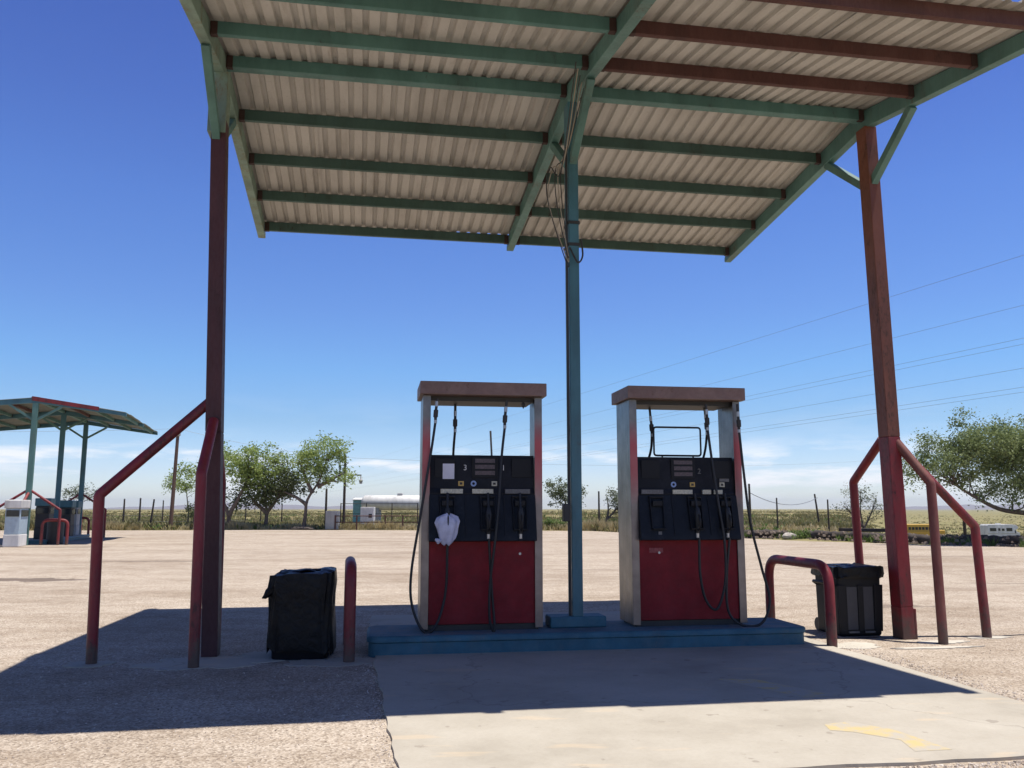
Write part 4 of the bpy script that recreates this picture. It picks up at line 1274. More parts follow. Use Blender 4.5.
tree('cottonwood_tree', 'tall bright green tree with a curved trunk, right of the darker tree', (px(304, Y), Y, 0),
     [[(0, 0, 0), (0.1, 0, 0.9), (0.2, 0, 1.8), (0.9, 0, 3.0), (1.3, 0, 4.2)], [(0.15, 0, 1.5), (-0.6, 0, 2.0), (-1.3, 0, 2.3)], [(0.5, 0, 2.2), (0.0, 0, 3.2), (-0.4, 0, 4.2)], [(0.8, 0, 2.6), (1.6, 0, 3.0), (2.3, 0, 3.4)]],
     [(-0.5, 0, 4.3, 1.1, 1.0, 0.8), (0.9, 0, 4.7, 1.5, 1.2, 1.0), (2.0, 0, 4.9, 0.8, 0.8, 0.9), (1.5, 0, 3.5, 1.3, 1.1, 0.7), (2.6, 0, 2.8, 0.45, 0.6, 0.8), (0.2, 0, 3.4, 0.9, 0.9, 0.6)], 80, 6400, 0.23, 0.16, 'leaf_fresh', 3, G_L, 0.13, scale=1.06)
Y = 61.0
tree('young_tree', 'small pale green sapling beside the tall pole at the left', (px(188, Y), Y, 0),
     [[(0, 0, 0), (0.05, 0, 0.9), (-0.1, 0, 1.9), (-0.2, 0, 2.6)]],
     [(-0.7, 0, 2.9, 0.9, 0.8, 0.6), (0.3, 0, 2.8, 0.8, 0.7, 0.6)], 26, 1500, 0.20, 0.15, 'leaf_fresh', 4, None, 0.06, scale=1.1)
tree('desert_shrub', 'dark scrubby bush at the foot of the pale sapling', (px(193, 58), 58, 0),
     [[(0, 0, 0), (0.05, 0, 0.4), (0.1, 0, 1.0)]], [(-0.1, 0, 1.1, 0.6, 0.6, 0.5), (0.2, 0, 1.5, 0.4, 0.4, 0.3)], 18, 900, 0.16, 0.13, 'leaf_olive', 5, None, 0.05)
Y = 62.0
tree('young_tree', 'small grey green tree behind the distant canopy at the left', (px(78, Y), Y, 0),
     [[(0, 0, 0), (0.05, 0, 0.9), (0.0, 0, 1.9), (0.1, 0, 2.5)]], [(-0.6, 0, 2.3, 0.9, 0.8, 0.6), (0.6, 0, 2.4, 0.9, 0.7, 0.6)], 26, 1100, 0.20, 0.14, 'leaf_grey', 6, None, 0.06)
Y = 62.0
tree('juniper_tree', 'lone round grey green tree behind the middle canopy post', (px(565, Y), Y, 0),
     [[(0, 0, 0), (-0.05, 0, 0.8), (0.05, 0, 1.6), (-0.2, 0, 2.5)], [(0, 0, 0.9), (0.5, 0, 1.6), (0.9, 0, 2.1)]],
     [(-0.5, 0, 2.8, 0.9, 0.8, 0.65), (0.4, 0, 2.5, 1.0, 0.9, 0.7), (-0.8, 0, 2.0, 0.7, 0.7, 0.5), (1.0, 0, 1.7, 0.6, 0.6, 0.5)], 42, 2900, 0.2, 0.15, 'leaf_olive', 7, None, 0.12)
Y = 56.0
tree('leaning_tree', 'ragged tree with a trunk leaning right, just left of the right pump', (px(599, Y), Y, 0),
     [[(0, 0, 0), (0.35, 0, 0.45), (0.8, 0, 0.95), (1.3, 0, 1.5), (1.6, 0, 2.0)], [(0.5, 0, 0.6), (0.6, 0, 1.2), (0.55, 0, 1.9)]],
     [(0.7, 0, 2.2, 0.45, 0.5, 0.55), (1.2, 0, 1.9, 0.6, 0.6, 0.6), (1.8, 0, 1.6, 0.7, 0.7, 0.6), (1.5, 0, 1.0, 0.5, 0.5, 0.3)], 34, 1500, 0.17, 0.14, 'leaf_grey', 8, None, 0.09)
Y = 52.0
tree('sparse_tree', 'thin sparse grey tree with bare twigs behind the right canopy post', (px(862, Y), Y, ground_z(px(862, Y), Y)),
     [[(0, 0, 0), (0, 0, 0.8), (-0.1, 0, 1.7), (0.0, 0, 3.0)], [(0, 0, 0.6), (0.5, 0, 1.5), (0.9, 0, 2.5)], [(0, 0, 0.8), (-0.6, 0, 1.5), (-1.1, 0, 2.0)]],
     [(-0.2, 0, 2.8, 0.9, 0.7, 0.8), (-0.8, 0, 1.8, 0.9, 0.7, 0.5), (0.6, 0, 2.0, 0.9, 0.7, 0.8)], 52, 1150, 0.2, 0.11, 'leaf_grey', 9, None, 0.07)
# the big tree at the right edge
Y = 31.0
tree('large_tree', 'large spreading green tree at the right edge beyond the berm', (px(1085, Y), Y + 1.0, -0.05),
     [[(0, 0, 0), (-0.15, 0, 0.9), (-0.7, 0, 1.5), (-1.4, 0, 2.3), (-2.2, 0, 3.0)], [(-0.1, 0, 0.7), (-1.3, 0, 1.15), (-2.5, 0, 1.35), (-3.6, -0.1, 1.9), (-4.2, -0.1, 2.3)],
      [(-0.1, 0, 1.0), (0.5, 0, 2.0), (1.2, 0, 3.2)], [(-0.4, 0, 1.3), (-0.5, 0, 2.4), (-0.4, 0, 3.6)]],
     [(-2.6, 0, 3.75, 1.7, 1.5, 0.85), (-3.9, 0, 3.15, 1.5, 1.3, 0.85), (-5.3, 0, 2.85, 0.9, 0.9, 0.6), (-0.9, 0, 3.9, 1.6, 1.5, 1.0), (0.9, 0, 3.6, 1.7, 1.5, 1.1), (-2.2, 0, 2.6, 1.9, 1.2, 0.6), (2.2, 0, 2.9, 1.2, 1.2, 0.8), (-3.7, 0, 4.45, 0.6, 0.5, 0.4), (-5.0, 0, 3.75, 0.4, 0.4, 0.3), (-1.2, 0, 1.95, 1.5, 0.9, 0.45), (-3.3, 0, 2.15, 1.0, 0.8, 0.35)], 270, 52000, 0.21, 0.10, 'leaf_right', 10, None, 0.12)

# ------------------------------------------------------------------ scrub and grass of the desert (nobody could count it)
def scrub(name, label, cat, mat, count, seed, ymin, ymax, hmin, hmax, blades, width, pw=2.0, xr=0.85, ok=None):
    rn = random.Random(seed); vs = []; fs = []
    for _ in range(count):
        q = rn.random() ** pw
        Yy = ymin * (ymax / ymin) ** q
        X = rn.uniform(-xr, xr) * Yy
        ey = edge_y(X)
        if Yy < ey + 0.6: Yy = ey + 0.6 + rn.random() ** 2 * 25
        if ok and not ok(X, Yy): continue
        if noise.noise(Vector((X / 9, Yy / 14, seed))) < -0.18: continue
        z = ground_z(X, Yy) - 0.03
        h = rn.uniform(hmin, hmax) * (1 + 0.4 * noise.noise(Vector((X / 20, Yy / 20, 9))))
        w = h * width
        for _b in range(blades):
            a = rn.uniform(0, 2 * PI); e_ = rn.uniform(0.15, 1.0)
            bx, by = X + rn.gauss(0, w * 0.35), Yy + rn.gauss(0, w * 0.35)
            tx, ty = bx + math.cos(a) * w * 0.5 * e_, by + math.sin(a) * w * 0.5 * e_
            hh = h * rn.uniform(0.5, 1.05); s_ = h * rn.uniform(0.10, 0.22)
            o = len(vs)
            dx, dy = -math.sin(a) * s_, math.cos(a) * s_
            if abs(dx) < s_ * 0.4: dx = s_ * 0.4
            vs += [(bx - dx * 0.5, by - dy * 0.5, z), (bx + dx * 0.5, by + dy * 0.5, z), (tx + dx, ty + dy, z + hh * 0.7), (tx, ty, z + hh), (tx - dx, ty - dy, z + hh * 0.6)]
            fs.append((o, o + 1, o + 2, o + 3, o + 4))
    m = MB(); m.v = vs; m.f = fs; m.mi = [0] * len(fs)
    return stuff(m.build(name, M[mat]), label, cat)
scrub('sagebrush', 'olive and grey desert brush covering the plain beyond the lot', 'brush', 'brush', 20000, 21, 48, 700, 0.22, 0.55, 9, 1.5, 1.4)
scrub('dry_grass', 'straw coloured dry grass over the desert plain', 'grass', 'grass', 11000, 22, 46, 500, 0.18, 0.42, 7, 1.3, 1.7)
scrub('green_weeds', 'green weeds scattered over the nearer desert plain', 'weeds', 'brush_green', 5200, 23, 48, 160, 0.15, 0.42, 10, 1.4, 1.6)
# straw grass fringing the lot
def fringe():
    rn = random.Random(31); vs = []; fs = []
    for _ in range(5200):
        X = rn.uniform(-52, 9); Yy = edge_y(X) + abs(rn.gauss(0, 1.3)) + 0.1
        den = noise.noise(Vector((X / 3.5, 0, 4)))
        if den < -0.15 and rn.random() < 0.8: continue
        h = rn.uniform(0.15, 0.5) * (1 + den); z = -0.04
        for _b in range(5):
            a = rn.uniform(0, 2 * PI); tx = X + math.cos(a) * h * 0.5; ty = Yy + math.sin(a) * h * 0.5; o = len(vs)
            bx = X + rn.gauss(0, 0.08)
            vs += [(bx - 0.03, Yy, z), (bx + 0.03, Yy, z), (tx, ty, z + h)]
            fs.append((o, o + 1, o + 2))
    m = MB(); m.v = vs; m.f = fs; m.mi = [0] * len(fs)
    return stuff(m.build('verge_grass', M['grass']), 'dry straw grass fringing the far left edge of the lot', 'grass')
fringe()
# green shrubs along the right edge of the lot
for i, (x, Yy, w, h) in enumerate([(762, 41, 1.3, 0.55), (800, 38.8, 1.6, 0.45), (575, 57, 2.0, 0.8), (612, 56.5, 1.6, 0.9), (548, 57.5, 1.7, 0.9)]):
    lb = ['low green weed clump at the lot edge right of the right pump', 'low green weed clump beside the pale rock on the log berm', 'green bush at the foot of the round tree behind the middle post',
          'green bush under the leaning tree', 'green bush between the left pump and the round tree'][i]
    cl = [(w * 0.38, h * 0.45)]
    tree('desert_bush', lb, (px(x, Yy), Yy, -0.03), [[(0, 0, 0), (0.02, 0, h * 0.3), (0, 0, h * 0.6)]],
         [(-w * 0.25, 0, h * 0.4, w * 0.35, 0.4, h * 0.3), (w * 0.25, 0, h * 0.4, w * 0.35, 0.4, h * 0.35)], 16, 1000, 0.13, 0.10, 'brush_green', 40 + i, 'green bushes along the edge of the lot', 0.03)

# ------------------------------------------------------------------ log berm along the right edge
LG = 'old logs laid along the right edge of the lot'
rn = random.Random(77)
xs_ = [(742, 40.6), (772, 40.0), (800, 39.4), (832, 37.4), (868, 35.7), (905, 34.4), (945, 33.2), (985, 32.0), (1024, 30.8), (1065, 29.6)]
logs = []
pos_words = ['leftmost log, half hidden by weeds, of the berm beyond the right pump', 'log of the berm under the pale rock', 'log of the berm just right of the pale rock', 'log of the berm left of the far red guard pipe',
             'log of the berm behind the right bin and guard pipe', 'log of the berm directly behind the right canopy post', 'log of the berm between the right post and the middle guard pipe',
             'log of the berm in front of the white camper', 'log of the berm at the right edge of the view']
for i in range(len(xs_) - 1):
    (xa, Ya), (xb, Yb) = xs_[i], xs_[i + 1]
    a = Vector((px(xa, Ya), Ya, 0.17)); b = Vector((px(xb, Yb), Yb, 0.17 + rn.uniform(-0.03, 0.04)))
    a = a.lerp(b, 0.02); pts = []
    for k in range(9):
        p = a.lerp(b, k / 8); pts.append(p + Vector((0, rn.gauss(0, 0.03), rn.gauss(0, 0.018))))
    rr = [rn.uniform(0.13, 0.20) * rn.uniform(0.9, 1.1) for _ in range(9)]
    o = MB().tube(pts, rr, 10).build('log', M['wood_dark'], None, smooth=True)
    tag(o, 'weathered dark ' + pos_words[i], 'log', LG)
for i, (xa, xb, Ya, lb) in enumerate([(838, 905, 36.6, 'thin dark beam lying on the logs left of the right canopy post'), (560, 560, 0, ''), (560, 560, 0, '')]):
    if not lb: continue
    a = Vector((px(xa, Ya + 0.6), Ya + 0.6, 0.43)); b = Vector((px(xb, Ya - 0.9), Ya - 0.9, 0.42))
    o = MB().bar(a, b, 0.2, 0.14).build('beam', M['wood_dark'], None, bevel=0.01)
    tag(o, lb, 'beam', 'beams lying on the log berm')
def rock(loc, s, seed, label, group=None, key='rock'):
    rings = []; n = 14
    for j in range(8):
        ph = PI * j / 7
        rg = []
        for k in range(n):
            t = 2 * PI * k / n
            d = Vector((math.sin(ph) * math.cos(t), math.sin(ph) * math.sin(t), math.cos(ph)))
            f = 1 + 0.28 * noise.noise(d * 1.4 + Vector((seed, 0, 0))) + 0.1 * noise.noise(d * 4 + Vector((seed, 0, 0)))
            rg.append((d.x * s[0] * f, d.y * s[1] * f, max(-0.05, s[2] * 0.55 + d.z * s[2] * f)))
        rings.append(rg)
    o = MB().loft(rings, caps=False).build('rock', M[key], None, smooth=True, loc=loc)
    return tag(o, label, 'rock', group)
rock((px(788, 38.6), 38.6, 0), (0.33, 0.25, 0.17), 4, 'pale rounded rock at the foot of the logs beyond the right pump')

def berm_rubble():
    rn = random.Random(55); m = MB()
    for _ in range(1500):
        q = rn.random() * (len(xs_) - 1); i = int(q); f = q - i
        x = xs_[i][0] + (xs_[i + 1][0] - xs_[i][0]) * f; Yy = xs_[i][1] + (xs_[i + 1][1] - xs_[i][1]) * f + rn.gauss(0.15, 0.38)
        X = px(x, Yy); s_ = rn.uniform(0.03, 0.11); a0 = rn.uniform(0, PI); z = 0.0 if abs(rn.random()) < 0.7 else rn.uniform(0.1, 0.3)
        vs = [(X + s_ * rn.uniform(0.7, 1.3) * math.cos(a0 + k * 1.257), Yy + s_ * math.sin(a0 + k * 1.257), z - 0.03) for k in range(5)]
        vs += [(X + s_ * 0.55 * math.cos(a0 + 0.5 + k * 2.1), Yy + s_ * 0.55 * math.sin(a0 + 0.5 + k * 2.1), z + s_ * rn.uniform(0.5, 0.9)) for k in range(3)]
        m.add(vs, [(5, 6, 7), (0, 1, 5), (1, 2, 6, 5), (2, 3, 6), (3, 4, 7, 6), (4, 0, 5, 7)])
    stuff(m.build('berm_rubble', M['rubble']), 'brown stones and broken wood lying among the logs of the berm', 'rubble')
M['rubble'] = painted('brown_rubble', (0.16, 0.12, 0.09), (0.34, 0.27, 0.20), 0.8, 0.95, 1.5, stretch=(1, 1, 1))
berm_rubble()
def berm_weeds():
    rn = random.Random(66); vs = []; fs = []
    for _ in range(900):
        q = rn.random() * (len(xs_) - 1); i = int(q); f = q - i
        x = xs_[i][0] + (xs_[i + 1][0] - xs_[i][0]) * f; Yy = xs_[i][1] + (xs_[i + 1][1] - xs_[i][1]) * f + rn.choice((-0.28, 0.4, 0.6)) + rn.gauss(0, 0.1)
        if noise.noise(Vector((x / 30, 0, 0))) < -0.05: continue
        X = px(x, Yy); h = rn.uniform(0.12, 0.42)
        for _b in range(6):
            a = rn.uniform(0, 2 * PI); o = len(vs); bx = X + rn.gauss(0, 0.06)
            vs += [(bx - 0.025, Yy, -0.02), (bx + 0.025, Yy, -0.02), (bx + math.cos(a) * h * 0.5, Yy + math.sin(a) * h * 0.5, h * rn.uniform(0.6, 1))]
            fs.append((o, o + 1, o + 2))
    m = MB(); m.v = vs; m.f = fs; m.mi = [0] * len(fs)
    stuff(m.build('berm_weeds', M['brush_green']), 'thin green weeds growing between the logs of the berm', 'weeds')
berm_weeds()

# ------------------------------------------------------------------ vehicles in the wash beyond the berm
def wheel(par, x, y, r, w=0.22):
    o = bpy.data.objects.new('wheel', None)
    a = MB().tube([(x, y - w / 2, r), (x, y - w / 2 + 0.03, r), (x, y + w / 2 - 0.03, r), (x, y + w / 2, r)], [r * 0.9, r, r, r * 0.9], 20)
    ob = a.build('wheel', M['rubber'], par, smooth=True)
    MB().tube([(x, y - w / 2 - 0.01, r), (x, y - w / 2 + 0.01, r)], r * 0.5, 14).build('rim', M['silver'], ob, smooth=True)
    bpy.data.objects.remove(o)
    return ob
def camper(loc, rz):
    r = thing('camper_van', 'white motorhome camper with dark windows parked beyond the log berm at the right', 'camper', loc, rz)
    prof = [(-2.9, 0.55), (-2.9, 2.5), (-2.75, 2.72), (1.2, 2.72), (2.35, 2.60), (2.75, 2.2), (2.45, 1.85), (2.2, 1.75), (2.55, 1.35), (2.95, 1.2), (3.0, 0.55)]
    m = MB(); n = len(prof)
    vs = [(x, y, z) for y in (-1.1, 1.1) for x, z in prof]
    m.add(vs, [tuple(range(n)), tuple(range(2 * n - 1, n - 1, -1))] + [(i, n + i, n + (i + 1) % n, (i + 1) % n) for i in range(n)])
    m.build('body', M['white'], r, bevel=0.05)
    for x0, x1, z0, z1 in ((-2.5, -1.35, 1.55, 2.1), (-0.35, 0.15, 1.6, 2.0), (0.5, 1.55, 1.55, 2.1)):
        for y in (-1.1, 1.1):
            f = MB().box(x0 - 0.05, x1 + 0.05, min(y, y * 1.015), max(y, y * 1.015), z0 - 0.05, z1 + 0.05).build('window', M['offwhite'], r)
            MB().box(x0, x1, min(y * 1.017, y * 1.025), max(y * 1.017, y * 1.025), z0, z1).build('pane', M['glass'], f)
    d = MB().box(-1.1, -0.5, -1.125, -1.1, 0.65, 2.2).build('door', M['offwhite'], r)
    MB().box(-1.0, -0.6, -1.135, -1.126, 1.6, 2.05).build('pane', M['glass'], d)
    MB().box(2.0, 2.2, -1.12, -1.1, 1.2, 1.7).build('cab_window', M['glass'], r)
    MB().box(-2.92, 3.0, -1.112, -1.1, 1.05, 1.16).build('trim_stripe', M['label_grey'], r)
    MB().box(-0.6, 0.1, -0.3, 0.3, 2.72, 2.9).build('roof_unit', M['offwhite'], r, bevel=0.03)
    for x in (-1.7, 2.1):
        for y in (-0.95, 0.95): wheel(r, x, y, 0.36)
    return r
Yv = 128.0
camper((px(998, Yv), Yv, ground_z(px(1001, Yv), Yv) + 0.05), R(4)).scale = (0.84, 0.84, 0.84)
def bus(loc, rz):
    r = thing('school_bus', 'yellow bus with a hood, mostly hidden beyond the log berm behind the right post', 'bus', loc, rz)
    MB().box(-3.6, 2.0, -1.15, 1.15, 0.6, 2.9).build('body', M['yellow'], r, bevel=0.12, seg=3)
    m = MB().box(2.01, 3.5, -1.0, 1.0, 0.6, 1.75); m.build('hood', M['yellow'], r, bevel=0.12, seg=3)
    MB().box(-3.62, 2.0, -1.17, 1.17, 1.55, 1.63).build('rub_rail', M['dark'], r)
    for k in range(8):
        x0 = -3.3 + k * 0.62
        for y in (-1.152, 1.152):
            MB().box(x0, x0 + 0.5, min(y, y * 1.01), max(y, y * 1.01), 1.8, 2.35).build('window', M['glass'], r)
    MB().box(2.0, 2.02, -0.95, 0.95, 1.8, 2.55).build('windscreen', M['glass'], r)
    MB().box(3.5, 3.6, -1.05, 1.05, 0.5, 0.75).build('bumper', M['dark'], r)
    for x in (-2.2, 2.7):
        for y in (-1.0, 1.0): wheel(r, x, y, 0.45, 0.28)
    return r
Yv = 138.0
bus((px(922, Yv), Yv, ground_z(px(922, Yv), Yv) - 0.1), R(3)).scale = (0.88, 0.8, 0.8)

# ------------------------------------------------------------------ utility equipment beyond the left edge
Y = 57.5
def pole(name, label, x, Yy, h, r0, group=None, lean=0.0, key='wood', extra=None):
    o = thing(name, label, 'pole' if h > 3 else 'fence post', (px(x, Yy), Yy, ground_z(px(x, Yy), Yy) - 0.05), 0, group)
    MB().tube([(0, 0, 0), (lean * 0.5, 0, h * 0.5), (lean, 0, h)], [r0, r0 * 0.9, r0 * 0.75], 10).build('shaft', M[key], o, smooth=True)
    if extra: extra(o, h, lean)
    return o
def lampcap(o, h, lean):
    MB().tube([(lean, 0, h - 0.35), (lean, 0, h - 0.30), (lean, 0, h - 0.12), (lean, 0, h - 0.08)], [0.10, 0.17, 0.17, 0.09], 12).build('insulator_cap', M['grey_metal'], o, smooth=True)
    MB().tube([(lean, 0, h), (lean, 0, h + 0.35)], 0.02, 6).build('pin', M['dark'], o, smooth=True)
pole('utility_pole', 'tall slim wooden utility pole standing alone left of the trees', 171.5, 56.5, 6.5, 0.13, None, 0.15, 'wood', lampcap)
def lamparm(o, h, lean):
    MB().bar((0, 0, h - 1.35), (1.15, 0, h - 1.35), 0.06, 0.07).build('arm', M['dark'], o)
    l = MB().tube([(1.1, 0, h - 1.33), (1.12, 0, h - 1.6), (1.12, 0, h - 1.72), (1.12, 0, h - 1.95)], [0.03, 0.05, 0.14, 0.09], 12).build('lamp_head', M['grey_metal'], o, smooth=True)
    for q in (0.1, 0.5, 0.9):
        MB().bar((-0.25, 0, h - q), (0.25, 0, h - q), 0.04, 0.04).build('step_bracket', M['dark'], o)
pole('lamp_pole', 'dark pole with a lamp arm pointing right, behind the equipment boxes', 344, 60, 5.0, 0.10, None, 0, 'wood_dark', lamparm)
pole('short_pole', 'short dark pole at the right side of the tall bright tree', 326, 58.5, 2.75, 0.09, None, 0, 'wood_dark')
FP = 'posts of the wire fence beyond the lot'
posts = [(124, 60, 2.0, 0, 'leftmost steel fence post beyond the lot, left of the tall pole'), (140, 59, 2.05, 0.0, 'second fence post from the left, beyond the lot'),
         (151, 58, 2.0, 0.18, 'leaning third fence post from the left, beyond the lot'), (163, 59, 1.9, 0, 'fence post nearest the tall slim pole on its left'),
         (246, 66, 1.6, 0, 'thin fence post under the bright tree beside the left canopy post'), (261, 66, 1.6, 0, 'thin fence post under the darker rounded tree'), (282, 66, 1.7, 0, 'thin fence post between the darker tree and the tall bright tree'),
         (599, 55.5, 2.45, 0, 'tall dark post at the foot of the leaning tree'), (750, 45, 2.6, 0.0, 'tall post seen just right of the right pump'),
         (777, 47, 1.9, 0, 'thin rod post beyond the lot, between the right pump and the leaning thick post'), (819, 58, 2.3, -0.25, 'thick leaning wooden post beyond the log berm'),
         (828, 46, 1.8, 0, 'slim steel post right of the thick leaning post'), (963, 36, 1.35, 0.02, 'short dark post behind the logs, between the right guard pipes')]
for x, Yy, h, ln, lb in posts:
    pole('fence_post', lb, x, Yy, h, 0.05 if 'thin' in lb or 'slim' in lb else 0.07, FP, ln, 'wood_dark')
# sagging wire from the tall post to the thick leaning one
def catenary(a, b, sag, n=24):
    a = Vector(a); b = Vector(b)
    return [a.lerp(b, k / n) - Vector((0, 0, 4 * sag * (k / n) * (1 - k / n))) for k in range(n + 1)]
a = Vector((px(750, 45), 45, 2.15)); b = Vector((px(818, 58), 58, 2.05))
tag(MB().tube(catenary(a, b, 0.55), 0.018, 6).build('slack_wire', M['wire'], None, smooth=True), 'slack dark wire sagging between two posts right of the right pump', 'wire')
# low strands of the left fence
for k, z in enumerate((1.25, 0.85, 0.45)):
    pts = [Vector((px(x, Yy), Yy, z)) for x, Yy in ((60, 60), (124, 60), (140, 59), (151, 58), (163, 59), (246, 66), (261, 66), (282, 66), (300, 66))]
    o = MB().tube(pts, 0.008, 5).build('fence_wire', M['wire'])
    tag(o, ['top', 'middle', 'bottom'][k] + ' strand of barbed wire on the fence at the left', 'wire', 'fence wires at the left')
# white gas tank on saddles behind the left pump
def gas_tank(loc):
    r = thing('gas_tank', 'long white horizontal storage tank on saddles behind the left pump', 'tank', loc, R(-2))
    L_ = 2.6; rr = 0.55; z = 1.75
    prof = [(-L_ - 0.30, 0.02), (-L_ - 0.26, 0.25), (-L_ - 0.14, 0.44), (-L_, rr), (L_, rr), (L_ + 0.14, 0.44), (L_ + 0.26, 0.25), (L_ + 0.30, 0.02)]
    MB().tube([(x, 0, z) for x, q in prof], [q for x, q in prof], 28).build('shell', M['white'], r, smooth=True)
    for x in (-1.6, 1.6):
        MB().box(x - 0.12, x + 0.12, -0.45, 0.45, 0, z - 0.42).build('saddle', M['grey_metal'], r)
    MB().box(-0.2, 0.2, -0.15, 0.15, z + rr - 0.02, z + rr + 0.16).build('valve_dome', M['offwhite'], r, bevel=0.03)
    return r
gas_tank((px(400, 64), 64, 0))
r = thing('storage_shed', 'small teal fronted equipment shed at the left end of the white tank', 'shed', (px(359, 65), 65, 0))
MB().box(-0.35, 0.35, -0.6, 0.6, 0, 1.95).build('wall', M['tank_teal'], r, bevel=0.02)
MB().add([(-0.42, -0.7, 1.95), (0.42, -0.7, 1.95), (0.42, 0.7, 2.1), (-0.42, 0.7, 2.1), (-0.42, -0.7, 2.0), (0.42, -0.7, 2.0), (0.42, 0.7, 2.15), (-0.42, 0.7, 2.15)],
         [(3, 2, 1, 0), (4, 5, 6, 7), (0, 1, 5, 4), (1, 2, 6, 5), (2, 3, 7, 6), (3, 0, 4, 7)]).build('roof', M['white'], r)
r = thing('electrical_cabinet', 'white metal electrical cabinet in front of the tank', 'cabinet', (px(368, 57.5), 57.5, -0.02))
MB().box(-0.45, 0.45, -0.3, 0.3, 0.12, 1.45).build('cabinet', M['white'], r, bevel=0.02)
MB().box(-0.5, 0.5, -0.35, 0.35, 0.0, 0.119).build('base', M['grey_metal'], r)
MB().box(-0.40, -0.01, -0.318, -0.3, 0.2, 1.38).build('door', M['offwhite'], r); MB().box(0.01, 0.40, -0.318, -0.3, 0.2, 1.38).build('door', M['offwhite'], r)
MB().box(0.10, 0.32, -0.335, -0.319, 0.75, 1.0).build('meter', M['dark'], r)
r = thing('electrical_cabinet', 'grey metal cabinet at the foot of the short dark pole', 'cabinet', (px(333, 57), 57, -0.02))
MB().box(-0.42, 0.42, -0.3, 0.3, 0.0, 1.2).build('cabinet', M['grey_metal'], r, bevel=0.02)
MB().box(-0.36, 0.36, -0.318, -0.3, 0.08, 1.1).build('door', M['grey_metal'], r)
def pipe_fence():
    r = thing('pipe_fence', 'low rusty pipe fence around the equipment cabinets', 'fence', (px(380, 56.6), 56.6, -0.05))
    xs = [-2.9, -1.5, 0.35, 1.5, 2.9]
    for x in xs: MB().tube([(x, 0, 0), (x, 0, 0.95)], 0.05, 8).build('post', M['rust'], r, smooth=True)
    for z in (0.9, 0.5): MB().tube([(xs[0], 0, z), (xs[-1], 0, z)], 0.03, 8).build('rail', M['rust'], r, smooth=True)
pipe_fence()
r = thing('barbed_fence_panel', 'tall mesh fence frame around the white tank', 'fence', (px(392, 61), 61, -0.03))
for x in (-3.6, -1.8, 0.0, 1.8): MB().tube([(x, 0, 0), (x, 0, 1.75)], 0.035, 8).build('post', M['wood_dark'], r, smooth=True)
MB().tube([(-3.6, 0, 1.7), (1.8, 0, 1.7)], 0.025, 6).build('rail', M['dark'], r, smooth=True)
MB().tube([(-3.6, 0, 1.0), (1.8, 0, 1.0)], 0.02, 6).build('rail', M['dark'], r, smooth=True)
tag(rock((px(302, 56), 56, 0), (0.8, 0.3, 0.12), 6, 'x', None, 'wood_dark'), 'dark flat rubble at the foot of the tall bright tree', 'rubble')

# ------------------------------------------------------------------ overhead power lines
# all run the same way: towards a point on the horizon left of the trees
va = math.atan((213 - 512) / 867.0)
vd = Vector((math.sin(va), math.cos(va), 0))
PG = 'transmission wires crossing the sky at the right'
cP, sP = math.cos(PITCH), math.sin(PITCH)
def point_on(x, y, dist):
    b = (384 - y) / 858.0; v_ = Vector(((x - 512) / 858.0, cP - b * sP, sP + b * cP))
    return Vector((0, 0, H)) + v_ * dist / v_.y
wires = [(255, 52, 'highest single wire crossing the sky at the right'), (305, 58, 'second wire from the top in the sky at the right'), (338, 60, 'upper wire of the close pair in the middle of the wires at the right'),
         (344, 60.5, 'lower wire of the close pair in the middle of the wires at the right'), (368, 60, 'wire just under the close middle pair at the right'),
         (387, 62, 'upper wire of the lowest pair, just above the large tree'), (392, 62.5, 'lowest wire of all, just above the large tree')]
for (y, d, lb) in wires:
    p = point_on(1024, y, d)
    a = p - vd * 70; b = p + vd * 900
    pts = [a + vd * s_ for s_ in (0, 35, 70, 90, 115, 150, 200, 280, 400, 560, 750, 970)]
    o = MB().tube(pts, 0.011, 5).build('power_wire', M['wire'])
    tag(o, lb, 'wire', PG)
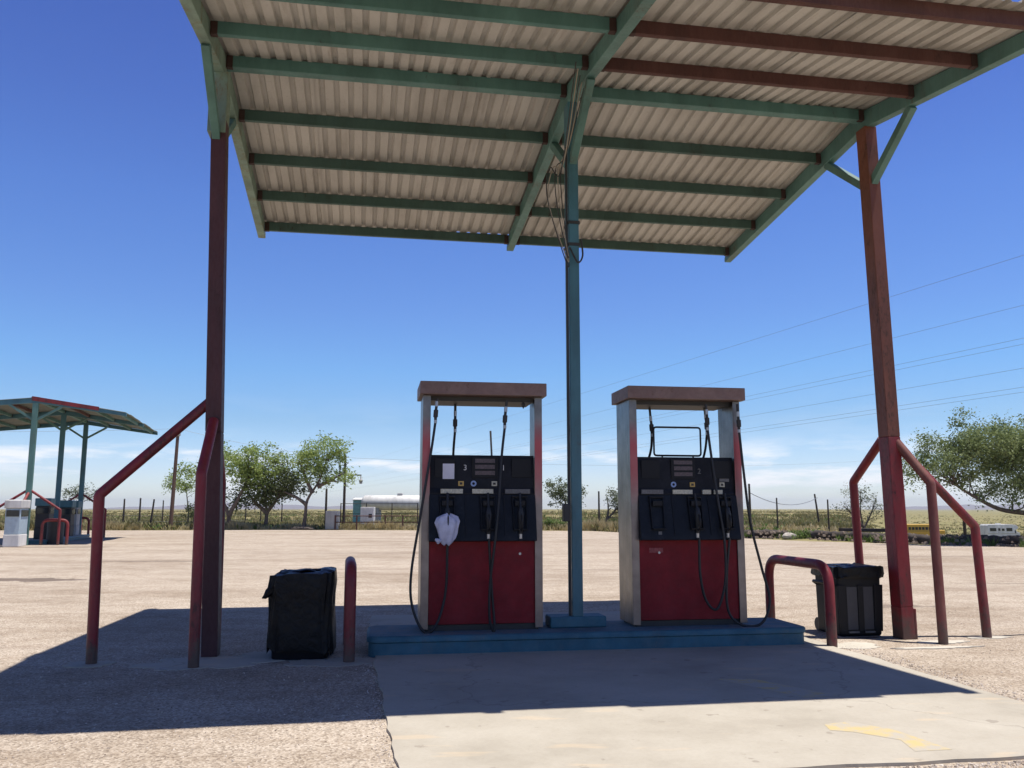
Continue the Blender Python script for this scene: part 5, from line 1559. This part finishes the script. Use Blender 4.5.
a = Vector((px(171.5, 56.5) + 0.15, 56.5, 6.55)); 
tag(MB().tube(catenary(Vector((-70, 40, 6.6)), a, 0.8) + catenary(a, Vector((px(344, 60), 60, 4.85)), 0.25)[1:] + catenary(Vector((px(344, 60), 60, 4.85)), Vector((60, 130, 9)), 0.9)[1:], 0.008, 5).build('service_wire', M['wire']),
    'thin service wire strung from the tall slim pole past the trees', 'wire')

# ------------------------------------------------------------------ distant mountains
def range_(name, x0, x1, dist, h, seed):
    m = MB(); n = 60; vs = []
    for i in range(n + 1):
        q = i / n; X = px(x0 + (x1 - x0) * q, dist)
        prof = (math.sin(PI * q) ** 0.7) * (0.6 + 0.5 * noise.noise(Vector((q * 4 + seed, 0, 0))) + 0.22 * noise.noise(Vector((q * 13, seed, 0))))
        for dy, f in ((-500, 0), (0, 0.55), (500, 1), (1200, 0.5), (2200, 0)):
            vs.append((X + dy * 0.1, dist + dy, -8 + max(0, prof) * (h + 8) * f))
    fs = [(i * 5 + j, (i + 1) * 5 + j, (i + 1) * 5 + j + 1, i * 5 + j + 1) for i in range(n) for j in range(4)]
    m.add(vs, fs)
    return structure(m.build(name, M['mountain'], smooth=True))
range_('distant_mountains', 60, 440, 9000, 95, 2.0)
range_('distant_mountains', 890, 1180, 8500, 85, 5.0)

# ------------------------------------------------------------------ haze
hz = MB().box(-14000, 14000, -1200, 13500, -12, 140)
hm = bpy.data.materials.new('haze_air'); hm.use_nodes = True
nt = hm.node_tree
for n in list(nt.nodes): nt.nodes.remove(n)
pv = nt.nodes.new('ShaderNodeVolumePrincipled')
pv.inputs['Color'].default_value = (0.84, 0.92, 1.0, 1)
pv.inputs['Density'].default_value = 0.85e-4
pv.inputs['Anisotropy'].default_value = 0.2
ot = nt.nodes.new('ShaderNodeOutputMaterial')
nt.links.new(pv.outputs[0], ot.inputs['Volume'])
hzo = hz.build('haze', hm)
hzo['kind'] = 'stuff'
hzo['label'] = 'thin pale haze over the desert plain'
hzo['category'] = 'haze'
